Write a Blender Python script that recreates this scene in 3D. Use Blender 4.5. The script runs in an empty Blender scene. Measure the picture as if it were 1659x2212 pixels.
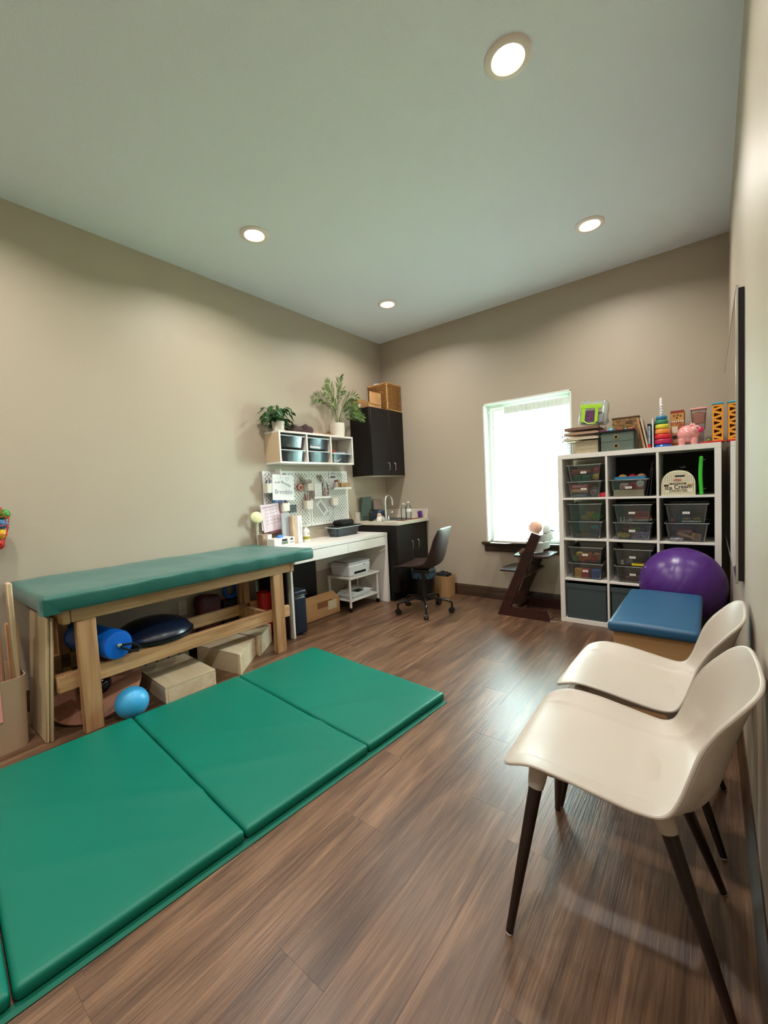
import bpy, bmesh, math, random
from mathutils import Vector, Matrix, noise
PI = math.pi
random.seed(7)
S = bpy.context.scene
COL = S.collection
# ------------------------------------------------------------------ camera
CAM = Vector((3.2802, -4.2275, 1.2475))
cr = Vector((0.78622, 0.61610, -0.04775)); cu = Vector((0.00311, 0.07333, 0.99730)); cf = Vector((-0.61794, 0.78425, -0.05574))
cd = bpy.data.cameras.new('camera'); cam = bpy.data.objects.new('camera', cd); COL.objects.link(cam)
m = Matrix((cr, cu, -cf)).transposed().to_4x4(); m.translation = CAM; cam.matrix_world = m
cd.sensor_fit = 'HORIZONTAL'; cd.sensor_width = 36.0; cd.lens = 901.3 / 1659 * 36.0; cd.clip_start = 0.02; cd.clip_end = 200
S.camera = cam
# ------------------------------------------------------------------ world, exposure
W = bpy.data.worlds.new('sky'); S.world = W; W.use_nodes = True
wn = W.node_tree; bg = wn.nodes['Background']; bg.inputs[0].default_value = (0.80, 0.94, 1.0, 1); bg.inputs[1].default_value = 68.0
vs = S.view_settings; vs.view_transform = 'Standard'; vs.look = 'None'; vs.gamma = 1.0; vs.use_curve_mapping = False
vs.exposure = 0.22
LAMP_W = 14.2      # watts of each recessed downlight
LENS_E = 11.0
# window portal: daylight sampling through the opening
pl = bpy.data.lights.new('window_portal', 'AREA'); pl.shape = 'RECTANGLE'; pl.size = 0.9; pl.size_y = 1.5; pl.energy = 1
pl.cycles.is_portal = True
po = bpy.data.objects.new('window_portal', pl); COL.objects.link(po); po.location = (1.80, 0.16, 1.36); po.rotation_euler = (-PI/2, 0, 0)
RW = 3.385; RH = 3.06; RY = -6.3

# ------------------------------------------------------------------ materials
def lin(c):
    o = []
    for v in c:
        v = v / 255.0
        o.append(v / 12.92 if v <= .04045 else ((v + .055) / 1.055) ** 2.4)
    return tuple(o) + (1,)
MATS = {}
def mat(name, rgb=None, rough=.5, metal=0, var=0, vscale=6, bump=0, bscale=60, coat=0, sheen=0, emit=0, alpha_mix=0, grain=None, rgb2=None, spec=None, bdist=.002):
    if name in MATS: return MATS[name]
    M = bpy.data.materials.new(name); M.use_nodes = True; nt = M.node_tree; N = nt.nodes; L = nt.links
    b = N['Principled BSDF']; b.inputs['Roughness'].default_value = rough; b.inputs['Metallic'].default_value = metal
    b.inputs['Base Color'].default_value = lin(rgb)
    if spec is not None: b.inputs['Specular IOR Level'].default_value = spec
    if coat: b.inputs['Coat Weight'].default_value = coat; b.inputs['Coat Roughness'].default_value = .15
    if sheen: b.inputs['Sheen Weight'].default_value = sheen
    if emit: b.inputs['Emission Color'].default_value = lin(rgb); b.inputs['Emission Strength'].default_value = emit
    tc = N.new('ShaderNodeTexCoord')
    if var or grain or rgb2:
        nz = N.new('ShaderNodeTexNoise'); nz.inputs['Scale'].default_value = vscale; nz.inputs['Detail'].default_value = 5
        mp = N.new('ShaderNodeMapping'); L.new(tc.outputs['Object'], mp.inputs[0]); L.new(mp.outputs[0], nz.inputs[0])
        if grain:
            mp.inputs['Scale'].default_value = {'x': (.06, 1, 1), 'y': (1, .06, 1), 'z': (1, 1, .06)}[grain]
            nz.inputs['Distortion'].default_value = .6
            oi = N.new('ShaderNodeObjectInfo'); vm = N.new('ShaderNodeVectorMath'); vm.operation = 'SCALE'; vm.inputs[0].default_value = (7, 9, 11)
            L.new(oi.outputs['Random'], vm.inputs['Scale']); L.new(vm.outputs[0], mp.inputs['Location'])
        rp = N.new('ShaderNodeValToRGB')
        c2 = lin(rgb2) if rgb2 else tuple(x * (1 - var) for x in lin(rgb)[:3]) + (1,)
        rp.color_ramp.elements[0].position = .35; rp.color_ramp.elements[1].position = .65
        rp.color_ramp.elements[0].color = c2; rp.color_ramp.elements[1].color = lin(rgb)
        L.new(nz.outputs[0], rp.inputs[0]); L.new(rp.outputs[0], b.inputs['Base Color'])
    if bump:
        n2 = N.new('ShaderNodeTexNoise'); n2.inputs['Scale'].default_value = bscale; n2.inputs['Detail'].default_value = 4
        if grain:
            L.new(mp.outputs[0], n2.inputs[0])
        else: L.new(tc.outputs['Object'], n2.inputs[0])
        bp = N.new('ShaderNodeBump'); bp.inputs['Strength'].default_value = bump; bp.inputs['Distance'].default_value = bdist
        L.new(n2.outputs[0], bp.inputs['Height']); L.new(bp.outputs[0], b.inputs['Normal'])
    MATS[name] = M; return M
def clear(name, rgb, tint=.85, rough=.05, gloss=.12, diff=.0):
    """thin clear or tinted plastic and glass: a thin sheet that lets most light through"""
    if name in MATS: return MATS[name]
    M = bpy.data.materials.new(name); M.use_nodes = True; nt = M.node_tree; N = nt.nodes; L = nt.links
    N.remove(N['Principled BSDF']); out = N['Material Output']
    t = N.new('ShaderNodeBsdfTransparent'); t.inputs[0].default_value = tuple(tint * v for v in lin(rgb)[:3]) + (1,)
    g = N.new('ShaderNodeBsdfGlossy'); g.inputs['Roughness'].default_value = rough; g.inputs[0].default_value = (1, 1, 1, 1)
    fr = N.new('ShaderNodeFresnel'); fr.inputs[0].default_value = 1.45
    mx = N.new('ShaderNodeMixShader'); L.new(fr.outputs[0], mx.inputs[0])
    d = N.new('ShaderNodeBsdfDiffuse'); d.inputs[0].default_value = lin(rgb)
    m0 = N.new('ShaderNodeMixShader'); m0.inputs[0].default_value = diff; L.new(t.outputs[0], m0.inputs[1]); L.new(d.outputs[0], m0.inputs[2])
    L.new(m0.outputs[0], mx.inputs[1]); L.new(g.outputs[0], mx.inputs[2]); L.new(mx.outputs[0], out.inputs[0])
    MATS[name] = M; return M
def sheer(name):
    M = bpy.data.materials.new(name); M.use_nodes = True; nt = M.node_tree; N = nt.nodes; L = nt.links
    N.remove(N['Principled BSDF']); out = N['Material Output']
    t = N.new('ShaderNodeBsdfTransparent'); tl = N.new('ShaderNodeBsdfTranslucent'); tl.inputs[0].default_value = (.9, .93, .92, 1)
    d = N.new('ShaderNodeBsdfDiffuse'); d.inputs[0].default_value = (.85, .88, .87, 1)
    a = N.new('ShaderNodeMixShader'); a.inputs[0].default_value = .6; L.new(d.outputs[0], a.inputs[1]); L.new(tl.outputs[0], a.inputs[2])
    b = N.new('ShaderNodeMixShader'); b.inputs[0].default_value = .84; L.new(t.outputs[0], b.inputs[1]); L.new(a.outputs[0], b.inputs[2])
    L.new(b.outputs[0], out.inputs[0]); return M

def floor_mat():
    M = bpy.data.materials.new('plank_wood'); M.use_nodes = True; nt = M.node_tree; N = nt.nodes; L = nt.links
    b = N['Principled BSDF']
    geo = N.new('ShaderNodeTexCoord'); oi = N.new('ShaderNodeObjectInfo')
    sc = N.new('ShaderNodeVectorMath'); sc.operation = 'SCALE'; sc.inputs[0].default_value = (13, 31, 5); L.new(oi.outputs['Random'], sc.inputs['Scale'])
    ad = N.new('ShaderNodeVectorMath'); ad.operation = 'ADD'; L.new(geo.outputs['Object'], ad.inputs[0]); L.new(sc.outputs[0], ad.inputs[1])
    m1 = N.new('ShaderNodeMapping'); m1.inputs['Scale'].default_value = (1, .08, 1); L.new(ad.outputs[0], m1.inputs[0])
    n1 = N.new('ShaderNodeTexNoise'); n1.inputs['Scale'].default_value = 15; n1.inputs['Detail'].default_value = 7; n1.inputs['Distortion'].default_value = 1.2; L.new(m1.outputs[0], n1.inputs[0])
    m2 = N.new('ShaderNodeMapping'); m2.inputs['Scale'].default_value = (1, .035, 1); L.new(ad.outputs[0], m2.inputs[0])
    n2 = N.new('ShaderNodeTexNoise'); n2.inputs['Scale'].default_value = 170; n2.inputs['Detail'].default_value = 4; L.new(m2.outputs[0], n2.inputs[0])
    n3 = N.new('ShaderNodeTexNoise'); n3.inputs['Scale'].default_value = 2.2; n3.inputs['Detail'].default_value = 2; L.new(ad.outputs[0], n3.inputs[0])
    r = N.new('ShaderNodeValToRGB'); cr_ = r.color_ramp
    cr_.elements[0].position = .3; cr_.elements[0].color = lin((80, 57, 42)); cr_.elements[1].position = .72; cr_.elements[1].color = lin((136, 104, 78))
    e = cr_.elements.new(.5); e.color = lin((108, 80, 59))
    L.new(n1.outputs[0], r.inputs[0])
    mx = N.new('ShaderNodeMix'); mx.data_type = 'RGBA'; mx.blend_type = 'MULTIPLY'; mx.inputs[0].default_value = .7
    r2 = N.new('ShaderNodeValToRGB'); r2.color_ramp.elements[0].position = .35; r2.color_ramp.elements[0].color = (.45, .43, .42, 1); r2.color_ramp.elements[1].position = .6; r2.color_ramp.elements[1].color = (1, 1, 1, 1)
    L.new(n2.outputs[0], r2.inputs[0]); L.new(r.outputs[0], mx.inputs[6]); L.new(r2.outputs[0], mx.inputs[7])
    hs = N.new('ShaderNodeHueSaturation'); ma = N.new('ShaderNodeMapRange'); ma.inputs[3].default_value = .86; ma.inputs[4].default_value = 1.14
    L.new(oi.outputs['Random'], ma.inputs[0])
    mm = N.new('ShaderNodeMath'); mm.operation = 'MULTIPLY'; m3 = N.new('ShaderNodeMapRange'); m3.inputs[1].default_value = .3; m3.inputs[2].default_value = .7; m3.inputs[3].default_value = .82; m3.inputs[4].default_value = 1.15
    L.new(n3.outputs[0], m3.inputs[0]); L.new(ma.outputs[0], mm.inputs[0]); L.new(m3.outputs[0], mm.inputs[1])
    L.new(mm.outputs[0], hs.inputs['Value']); L.new(mx.outputs[2], hs.inputs['Color']); L.new(hs.outputs[0], b.inputs['Base Color'])
    b.inputs['Roughness'].default_value = .34; b.inputs['Specular IOR Level'].default_value = .5
    bp = N.new('ShaderNodeBump'); bp.inputs['Strength'].default_value = .5; bp.inputs['Distance'].default_value = .0015
    L.new(n2.outputs[0], bp.inputs['Height']); L.new(bp.outputs[0], b.inputs['Normal'])
    return M

WALL = mat('wall_paint', (180, 168, 149), .48, bump=.35, bscale=220, bdist=.0015)
CEIL = mat('ceiling_paint', (234, 241, 250), .8, bump=.6, bscale=160, bdist=.003)
WHITE = mat('white_laminate', (232, 228, 220), .35)
WHITEM = mat('white_metal', (235, 236, 234), .35)
PINE = mat('pine_lumber', (204, 162, 116), .6, grain='y', vscale=26, rgb2=(164, 118, 76), bump=.15)
PINEZ = mat('pine_lumber_upright', (198, 156, 112), .6, grain='z', vscale=26, rgb2=(160, 114, 74), bump=.15)
PLY = mat('pale_plywood', (226, 208, 178), .6, grain='x', vscale=10, rgb2=(205, 182, 146), bump=.08)
PLYZ = mat('pale_plywood_upright', (205, 184, 150), .6, grain='z', vscale=10, rgb2=(182, 158, 122), bump=.08)
TRIM = mat('stained_trim_wood', (72, 52, 34), .4, grain='x', vscale=18, rgb2=(40, 27, 18), bump=.1)
TRIMY = mat('stained_trim_wood_long', (72, 52, 34), .4, grain='y', vscale=18, rgb2=(40, 27, 18), bump=.1)
ESP = mat('espresso_laminate', (20, 15, 13), .45, bump=.05, spec=.3)
GREEN = mat('green_vinyl', (0, 108, 88), .42, spec=.35, bump=.12, bscale=500, bdist=.0006, var=.06, vscale=2)
TEAL = mat('teal_vinyl', (6, 88, 76), .42, sheen=.2, bump=.12, bscale=400, bdist=.0006)
CHROME = mat('chrome', (235, 235, 235), .08, metal=1)
STEEL = mat('brushed_steel', (200, 200, 198), .3, metal=1)
BLACKP = mat('black_plastic', (14, 14, 15), .35)
BLACKF = mat('black_fabric', (12, 12, 13), .9)
SHELL = mat('cream_plastic', (184, 174, 161), .42, bump=.1, bscale=900, bdist=.0003)
LEGD = mat('dark_brown_wood', (42, 22, 17), .38, grain='z', vscale=20, rgb2=(26, 13, 10))
LEATH = mat('brown_leather', (46, 27, 22), .42, var=.3, vscale=8, bump=.25, bscale=160)
HICH = mat('mahogany_stain', (58, 26, 20), .32, grain='x', vscale=15, rgb2=(40, 17, 13))
PAPER = mat('white_paper', (238, 240, 240), .7)
INK = mat('grey_ink', (90, 90, 96), .7)
BLUEV = mat('blue_vinyl', (34, 84, 118), .45, bump=.2, bscale=420, bdist=.0006)
GLASS = clear('window_glass', (250, 255, 253), .97)
BINC = clear('clear_bin_plastic', (240, 244, 242), 1.0, rough=.12, diff=.03)
BINR = clear('bin_rim_plastic', (230, 234, 232), .9, rough=.15, diff=.3)
BINB = clear('smoky_blue_bin_plastic', (160, 178, 188), .95, rough=.15, diff=.06)
PET = clear('clear_bottle_plastic', (246, 248, 248), 1.0, rough=.03, diff=.05)
def C(name, rgb, rough=.5, **k): return mat(name, rgb, rough, **k)
RED = C('red_plastic', (190, 22, 28), .35); BLUE = C('blue_plastic', (24, 92, 190), .3); YEL = C('yellow_plastic', (226, 196, 40), .4)
ORG = C('orange_plastic', (226, 96, 30), .4); GRN = C('green_plastic', (52, 150, 60), .4); PINK = C('pink_paint', (232, 150, 150), .3)
PUR = C('purple_plastic', (88, 34, 120), .4); BRN = C('brown_card', (172, 128, 82), .75, var=.12); DKR = C('dark_red_paint', (110, 22, 24), .4)
LBL = C('label_paper', (242, 240, 228), .6); SLATE = C('slate_fabric', (62, 74, 76), .9, bump=.3, bscale=400)
NAVY = C('navy_metal', (18, 30, 48), .4)

# ------------------------------------------------------------------ mesh building
class MB:
    def __init__(s): s.bm = bmesh.new()
    def _x(s, vs_, M):
        if M is not None: bmesh.ops.transform(s.bm, matrix=M, verts=vs_)
    def box(s, x0, x1, y0, y1, z0, z1, bev=0, M=None, seg=1):
        r = bmesh.ops.create_cube(s.bm, size=1)['verts']
        bmesh.ops.transform(s.bm, matrix=Matrix.Translation(((x0+x1)/2, (y0+y1)/2, (z0+z1)/2)) @ Matrix.Diagonal((abs(x1-x0), abs(y1-y0), abs(z1-z0), 1)), verts=r)
        if bev:
            ed = list({e for v in r for e in v.link_edges})
            g = bmesh.ops.bevel(s.bm, geom=ed, offset=bev, segments=seg, affect='EDGES', profile=.5)
            r = list({v for f in g['faces'] for v in f.verts} | {v for v in r if v.is_valid})
        s._x(r, M); return s
    def cyl(s, p0, p1, r0, r1=None, n=16, caps=True):
        r1 = r0 if r1 is None else r1
        p0 = Vector(p0); p1 = Vector(p1); d = p1 - p0; L = d.length
        q = bmesh.ops.create_cone(s.bm, cap_ends=caps, segments=n, radius1=r0, radius2=r1, depth=L)['verts']
        M = Matrix.Translation((p0 + p1) / 2) @ d.to_track_quat('Z', 'Y').to_matrix().to_4x4()
        bmesh.ops.transform(s.bm, matrix=M, verts=q); return s
    def sph(s, c, r, sc=(1, 1, 1), n=16, M=None):
        q = bmesh.ops.create_uvsphere(s.bm, u_segments=n, v_segments=max(6, n // 2 + 2), radius=r)['verts']
        bmesh.ops.transform(s.bm, matrix=Matrix.Translation(c) @ (M or Matrix()) @ Matrix.Diagonal((*sc, 1)), verts=q); return s
    def tube(s, pts, r, n=8, closed=False):
        pts = [Vector(p) for p in pts]; rings = []; k = len(pts); up = None
        for i, p in enumerate(pts):
            a = pts[(i-1) % k] if (closed or i) else p; b = pts[(i+1) % k] if (closed or i < k-1) else p
            t = (b - a).normalized()
            if up is None: up = t.orthogonal().normalized()
            up = (up - t * up.dot(t)); up = up.normalized() if up.length > 1e-6 else t.orthogonal().normalized()
            w = t.cross(up); rr = r[i] if isinstance(r, (list, tuple)) else r
            rings.append([s.bm.verts.new(p + (up * math.cos(2*PI*j/n) + w * math.sin(2*PI*j/n)) * rr) for j in range(n)])
        for i in range(k if closed else k-1):
            A = rings[i]; B = rings[(i+1) % k]
            for j in range(n): s.bm.faces.new((A[j], A[(j+1) % n], B[(j+1) % n], B[j]))
        if not closed: s.bm.faces.new(rings[0][::-1]); s.bm.faces.new(rings[-1])
        return s
    def lathe(s, prof, c=(0, 0, 0), n=24, M=None, open_=False):
        rings = []; vs_ = []
        for (r, z) in prof:
            ring = [s.bm.verts.new((max(r, 1e-5) * math.cos(2*PI*j/n), max(r, 1e-5) * math.sin(2*PI*j/n), z)) for j in range(n)]
            rings.append(ring); vs_ += ring
        for i in range(len(rings)-1):
            for j in range(n): s.bm.faces.new((rings[i][j], rings[i][(j+1) % n], rings[i+1][(j+1) % n], rings[i+1][j]))
        if not open_: s.bm.faces.new(rings[0][::-1]); s.bm.faces.new(rings[-1])
        bmesh.ops.transform(s.bm, matrix=Matrix.Translation(c) @ (M or Matrix()), verts=vs_); return s
    def prism(s, poly, d0, d1, ax='y', M=None):
        """poly of 2D points extruded between d0 and d1 along ax; 2D axes are the two others in order"""
        f = {'x': lambda a, b, d: (d, a, b), 'y': lambda a, b, d: (a, d, b), 'z': lambda a, b, d: (a, b, d)}[ax]
        A = [s.bm.verts.new(f(a, b, d0)) for a, b in poly]; B = [s.bm.verts.new(f(a, b, d1)) for a, b in poly]
        s.bm.faces.new(A); s.bm.faces.new(B[::-1]); n = len(A)
        for i in range(n): s.bm.faces.new((A[(i+1) % n], A[i], B[i], B[(i+1) % n]))
        s._x(A + B, M); return s
    def quad(s, *p): s.bm.faces.new([s.bm.verts.new(q) for q in p]); return s
    def rbox(s, x0, x1, y0, y1, z0, z1, r, m=(1, 1, 1), k=3, fn=None, M=None):
        """box with round edges, finely divided; fn(v) may displace"""
        lo = (x0, y0, z0); hi = (x1, y1, z1); T = []
        for a in range(3):
            l, h = lo[a], hi[a]; t = [l + r*(1-math.cos(PI/2*i/k)) if 0 else l + r*i/k for i in range(k)]
            t += [l + r + (h-l-2*r)*i/m[a] for i in range(m[a]+1)]; t += [h - r + r*i/k for i in range(1, k+1)]; T.append(t)
        V = {}
        def P(i, j, l):
            key = (i, j, l)
            if key not in V:
                p = Vector((T[0][i], T[1][j], T[2][l])); q = Vector([min(max(p[a], lo[a]+r), hi[a]-r) for a in range(3)])
                d = p - q; p2 = q + d.normalized() * r if d.length > 1e-9 else p
                if fn: p2 = fn(p2)
                V[key] = s.bm.verts.new(p2)
            return V[key]
        n = [len(t)-1 for t in T]
        for i in range(n[0]):
            for j in range(n[1]):
                s.bm.faces.new((P(i, j, 0), P(i, j+1, 0), P(i+1, j+1, 0), P(i+1, j, 0))); l = n[2]
                s.bm.faces.new((P(i, j, l), P(i+1, j, l), P(i+1, j+1, l), P(i, j+1, l)))
        for i in range(n[0]):
            for l in range(n[2]):
                s.bm.faces.new((P(i, 0, l), P(i+1, 0, l), P(i+1, 0, l+1), P(i, 0, l+1))); j = n[1]
                s.bm.faces.new((P(i, j, l), P(i, j, l+1), P(i+1, j, l+1), P(i+1, j, l)))
        for j in range(n[1]):
            for l in range(n[2]):
                s.bm.faces.new((P(0, j, l), P(0, j, l+1), P(0, j+1, l+1), P(0, j+1, l))); i = n[0]
                s.bm.faces.new((P(i, j, l), P(i, j+1, l), P(i, j+1, l+1), P(i, j, l+1)))
        s._x(list(V.values()), M); return s
    def mesh(s, name, material, ang=38):
        me = bpy.data.meshes.new(name); bm = s.bm
        bmesh.ops.recalc_face_normals(bm, faces=bm.faces) if len(bm.faces) > 1 else None
        for f in bm.faces: f.smooth = True
        lim = math.radians(ang)
        for e in bm.edges:
            if len(e.link_faces) == 2 and e.calc_face_angle(0) > lim: e.smooth = False
        bm.to_mesh(me); bm.free(); me.materials.append(material); return me

ORIG = {}
def T(name, label, cat, loc, rot=0, group=None, local=None):
    """an Empty at a thing's base; parts are given in world coordinates unless the thing is local"""
    o = bpy.data.objects.new(name, None); COL.objects.link(o); o.location = loc; o.rotation_euler = (0, 0, rot); o.empty_display_size = .05
    if local is None: local = rot != 0
    ORIG[o.name] = None if local else Vector(loc)
    if label: o['label'] = label
    if cat: o['category'] = cat
    if group: o['group'] = group
    return o
def P(name, mb, material, parent=None, label=None, ang=38, kind=None):
    me = mb.mesh(name, material, ang); o = bpy.data.objects.new(name, me); COL.objects.link(o)
    if parent is not None:
        r = parent; acc = Vector()
        while r.name not in ORIG: acc += r.location; r = r.parent
        o.parent = parent; org = ORIG[r.name]
        if org is not None:
            me.transform(Matrix.Translation(-org)); 
        # keep the object's origin near its own geometry
        c = sum((Vector(b) for b in o.bound_box), Vector()) / 8
        me.transform(Matrix.Translation(-c)); o.location = c - acc
    if label: o['label'] = label
    if kind: o['kind'] = kind
    return o
def ONE(name, mb, material, label, cat, group=None, ang=38):
    o = P(name, mb, material, ang=ang)
    bb = [Vector(b) for b in o.bound_box]; c = sum(bb, Vector()) / 8; c.z = min(b.z for b in bb)
    o.data.transform(Matrix.Translation(-c)); o.location = c; ORIG[o.name] = c.copy()
    o['label'] = label; o['category'] = cat
    if group: o['group'] = group
    return o
def ST(name, mb, material, parent=None, ang=38):
    o = P(name, mb, material, parent, ang=ang)
    if parent is None: o['kind'] = 'structure'; ORIG[o.name] = Vector((0, 0, 0))
    return o
def copytree(o, loc, rot=None, label=None, parent=None):
    c = o.copy(); COL.objects.link(c); c.parent = parent
    if parent is None:
        c.location = loc
        if rot is not None: c.rotation_euler = (0, 0, rot)
        ORIG[c.name] = None
    if label: c['label'] = label
    for ch in [x for x in bpy.data.objects if x.parent == o]: copytree(ch, None, parent=c)
    return c
def MX(loc, rz=0, rx=0, ry=0):
    return Matrix.Translation(loc) @ Matrix.Rotation(rz, 4, 'Z') @ Matrix.Rotation(ry, 4, 'Y') @ Matrix.Rotation(rx, 4, 'X')
def text(parent, body, size, loc, face, material, name='lettering', bold=0, tilt=0, sx=1):
    """flat lettering; face 'x' reads from +x, '-y' reads from -y; loc is the centre"""
    cu_ = bpy.data.curves.new(name, 'FONT'); cu_.body = body; cu_.size = size; cu_.align_x = 'CENTER'; cu_.align_y = 'CENTER'; cu_.extrude = .0004; cu_.offset = bold
    cu_.resolution_u = 2
    t = bpy.data.objects.new(name, cu_); COL.objects.link(t)
    bpy.context.view_layer.update()
    me = bpy.data.meshes.new_from_object(t.evaluated_get(bpy.context.evaluated_depsgraph_get())); bpy.data.objects.remove(t)
    me.materials.clear(); me.materials.append(material)
    B = {'x': Matrix(((0, 0, 1), (1, 0, 0), (0, 1, 0))), '-y': Matrix(((1, 0, 0), (0, 0, -1), (0, 1, 0)))}[face].to_4x4()
    me.transform(Matrix.Translation(loc) @ B @ Matrix.Rotation(tilt, 4, 'Z') @ Matrix.Diagonal((sx, 1, 1, 1)))
    mb = MB(); mb.bm.from_mesh(me); bpy.data.meshes.remove(me)
    return P(name, mb, material, parent, ang=80)

# ================================================================== structure
fl = MB().box(-.1, RW+.1, RY-.1, .2, -.06, -.012)
floor = ST('floor', fl, mat('subfloor', (60, 44, 34), .8))
FM = floor_mat()
pw = .1803; k = 0
for i in range(19):
    x0 = i * pw - .01; y = RY - random.uniform(0, 1.15)
    while y < 0:
        y1 = y + 1.22; a = max(y, RY); b = min(y1, .0)
        if b - a > .02:
            mb = MB().box(max(x0, 0), min(x0+pw, RW), a, b, -.012, 0, bev=.0004)
            P('plank', mb, FM, floor)
        y = y1
ceil_ = ST('ceiling', MB().box(-.1, RW+.1, RY-.1, .2, RH, RH+.1), CEIL)
ST('wall_left', MB().box(-.1, 0, RY-.1, .2, -.05, RH+.05), WALL)
ST('wall_right', MB().box(RW, RW+.1, RY-.1, .2, -.05, RH+.05), WALL)
ST('wall_rear', MB().box(-.1, RW+.1, RY-.1, RY, -.05, RH+.05), WALL)
WX0, WX1, WZ0, WZ1 = 1.362, 2.243, .622, 2.092
wb = MB()
wb.box(-.1, WX0, 0, .18, -.05, RH+.05); wb.box(WX1, RW+.1, 0, .18, -.05, RH+.05)
wb.box(WX0, WX1, 0, .18, -.05, WZ0-.03); wb.box(WX0, WX1, 0, .18, WZ1, RH+.05)
ST('wall_back', wb, WALL)
# window: white casing in the reveal, vinyl frame, sash, glass
win = bpy.data.objects.new('window_1', None); COL.objects.link(win); win['kind'] = 'structure'; win.location = (1.80, .1, WZ0); ORIG[win.name] = Vector(win.location)
VIN = mat('white_vinyl', (232, 237, 231), .35)
c = MB(); t = .012
c.box(WX0-.004, WX0+t, -.004, .17, WZ0, WZ1, .001); c.box(WX1-t, WX1+.004, -.004, .17, WZ0, WZ1, .001); c.box(WX0-.004, WX1+.004, -.004, .17, WZ1-t, WZ1+.004, .001)
P('casing', c, VIN, win)
def ring(mb, x0, x1, z0, z1, w, y0, y1, bev=.003):
    mb.box(x0, x0+w, y0, y1, z0, z1, bev); mb.box(x1-w, x1, y0, y1, z0, z1, bev); mb.box(x0+w, x1-w, y0, y1, z0, z0+w, bev); mb.box(x0+w, x1-w, y0, y1, z1-w, z1, bev)
fr = MB(); ring(fr, WX0+t, WX1-t, WZ0, WZ1-t, .032, .085, .15); P('window_frame', fr, VIN, win)
fs = MB(); ring(fs, WX0+.05, WX1-.05, WZ0+.036, WZ1-.05, .024, .10, .135); P('sash', fs, VIN, win)
P('pane', MB().box(WX0+.07, WX1-.07, .116, .119, WZ0+.05, WZ1-.07), GLASS, win)
P('sill', MB().box(1.31, 2.31, -.045, .17, WZ0-.028, WZ0, .004), TRIM, win, 'dark stained wooden sill')
P('apron', MB().box(1.335, 2.285, -.02, 0, .52, WZ0-.028, .004), TRIM, win, 'dark stained wooden board under the sill')
# sheer curtain on a tension rod
cur = T('sheer_curtain', 'sheer white gathered curtain on a thin rod inside the window', 'curtain', (1.9, .05, .63))
P('rod', MB().cyl((WX0+.012, .045, 2.012), (WX1-.012, .045, 2.012), .006, n=10), WHITEM, cur)
cm = MB(); nx = 150; rows = [2.035, 2.03, 2.0, 1.965, 1.955, 1.9, 1.5, 1.1, .8, .655]; G = []
for j, z in enumerate(rows):
    R_ = []
    for i in range(nx+1):
        u = i/nx; sp = max(0, (1.1 - z)) ; x0c = 1.575 - (.12*max(0, (.95-z)/.3)**1.5 if z < .95 else 0); x = x0c + (2.222-x0c)*u
        amp = .007 if z > 1.95 else .011
        R_.append(cm.bm.verts.new((x, .045 + amp*math.sin(u*95+1.3*math.sin(u*17)) + (.004 if z > 2.02 else 0), z)))
    G.append(R_)
for j in range(len(rows)-1):
    for i in range(nx): cm.bm.faces.new((G[j][i], G[j][i+1], G[j+1][i+1], G[j+1][i]))
P('curtain_cloth', cm, sheer('sheer_cloth'), cur, ang=180)
hd = MB(); H2 = []
for z in (2.038, 1.962):
    H2.append([hd.bm.verts.new((1.575 + .647*i/nx, .034 + .008*math.sin(i/nx*95+1.3*math.sin(i/nx*17)), z + .003*math.sin(i*1.7))) for i in range(nx+1)])
for i in range(nx): hd.bm.faces.new((H2[0][i], H2[0][i+1], H2[1][i+1], H2[1][i]))
P('header_ruffle', hd, mat('curtain_header', (225, 235, 228), .8), cur, ang=180)
# baseboards
def board(axis, a, b, side):
    mb = MB()
    pr = [(0, 0), (.018, 0), (.018, .055), (.014, .062), (.014, .10), (.009, .112), (.004, .126), (0, .126)]
    return pr
mb = MB().prism([(-a, z) for a, z in board(0, 0, 0, 0)], .0, RW, 'x'); ST('baseboard_back', mb, TRIM)
mb = MB().prism([(a, z) for a, z in board(0, 0, 0, 0)], RY, 0, 'y'); ST('baseboard_left', mb, TRIMY)
mb = MB().prism([(RW-a, z) for a, z in board(0, 0, 0, 0)], RY, 0, 'y'); ST('baseboard_right', mb, TRIMY)

# ================================================================== recessed lights
LENS = mat('lit_lens', (255, 236, 222), .4, emit=LENS_E)
li = 0
where = {(0, 0): 'round recessed ceiling light nearest the far corner of the room', (0, 1): 'round recessed ceiling light above the treatment table, left of centre',
         (1, 0): 'round recessed ceiling light near the window wall, right side', (1, 1): 'largest round recessed ceiling light, overhead at the top of the photo',
         (0, 2): 'round recessed ceiling light over the near end of the treatment table, above the frame', (1, 2): 'round recessed ceiling light over the viewer, above the frame',
         (0, 3): 'round recessed ceiling light at the rear left behind the viewer', (1, 3): 'round recessed ceiling light at the rear right behind the viewer'}
for ix, x in enumerate((.776, 2.60)):
    for iy, y in enumerate((-.836, -2.36, -3.885, -5.41)):
        t = T('recessed_light', where[(ix, iy)], 'ceiling light', (x, y, RH), group='recessed ceiling lights in rows')
        P('trim_ring', MB().lathe([(.098, RH), (.098, RH-.004), (.092, RH-.009), (.070, RH-.011), (.062, RH-.004)], (x, y, 0), 40, open_=True), mat('lamp_trim', (240, 228, 220), .5), t)
        P('lens', MB().lathe([(.064, RH-.005), (.062, RH-.007), (.0, RH-.0085)], (x, y, 0), 36, open_=True), LENS, t)
        ld = bpy.data.lights.new('downlight', 'AREA'); ld.shape = 'DISK'; ld.size = .12; ld.energy = LAMP_W; ld.color = (1.0, .94, .885); ld.spread = math.radians(150)
        lo_ = bpy.data.objects.new('downlight', ld); COL.objects.link(lo_); lo_.location = (0, 0, -.012); lo_.parent = t

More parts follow.
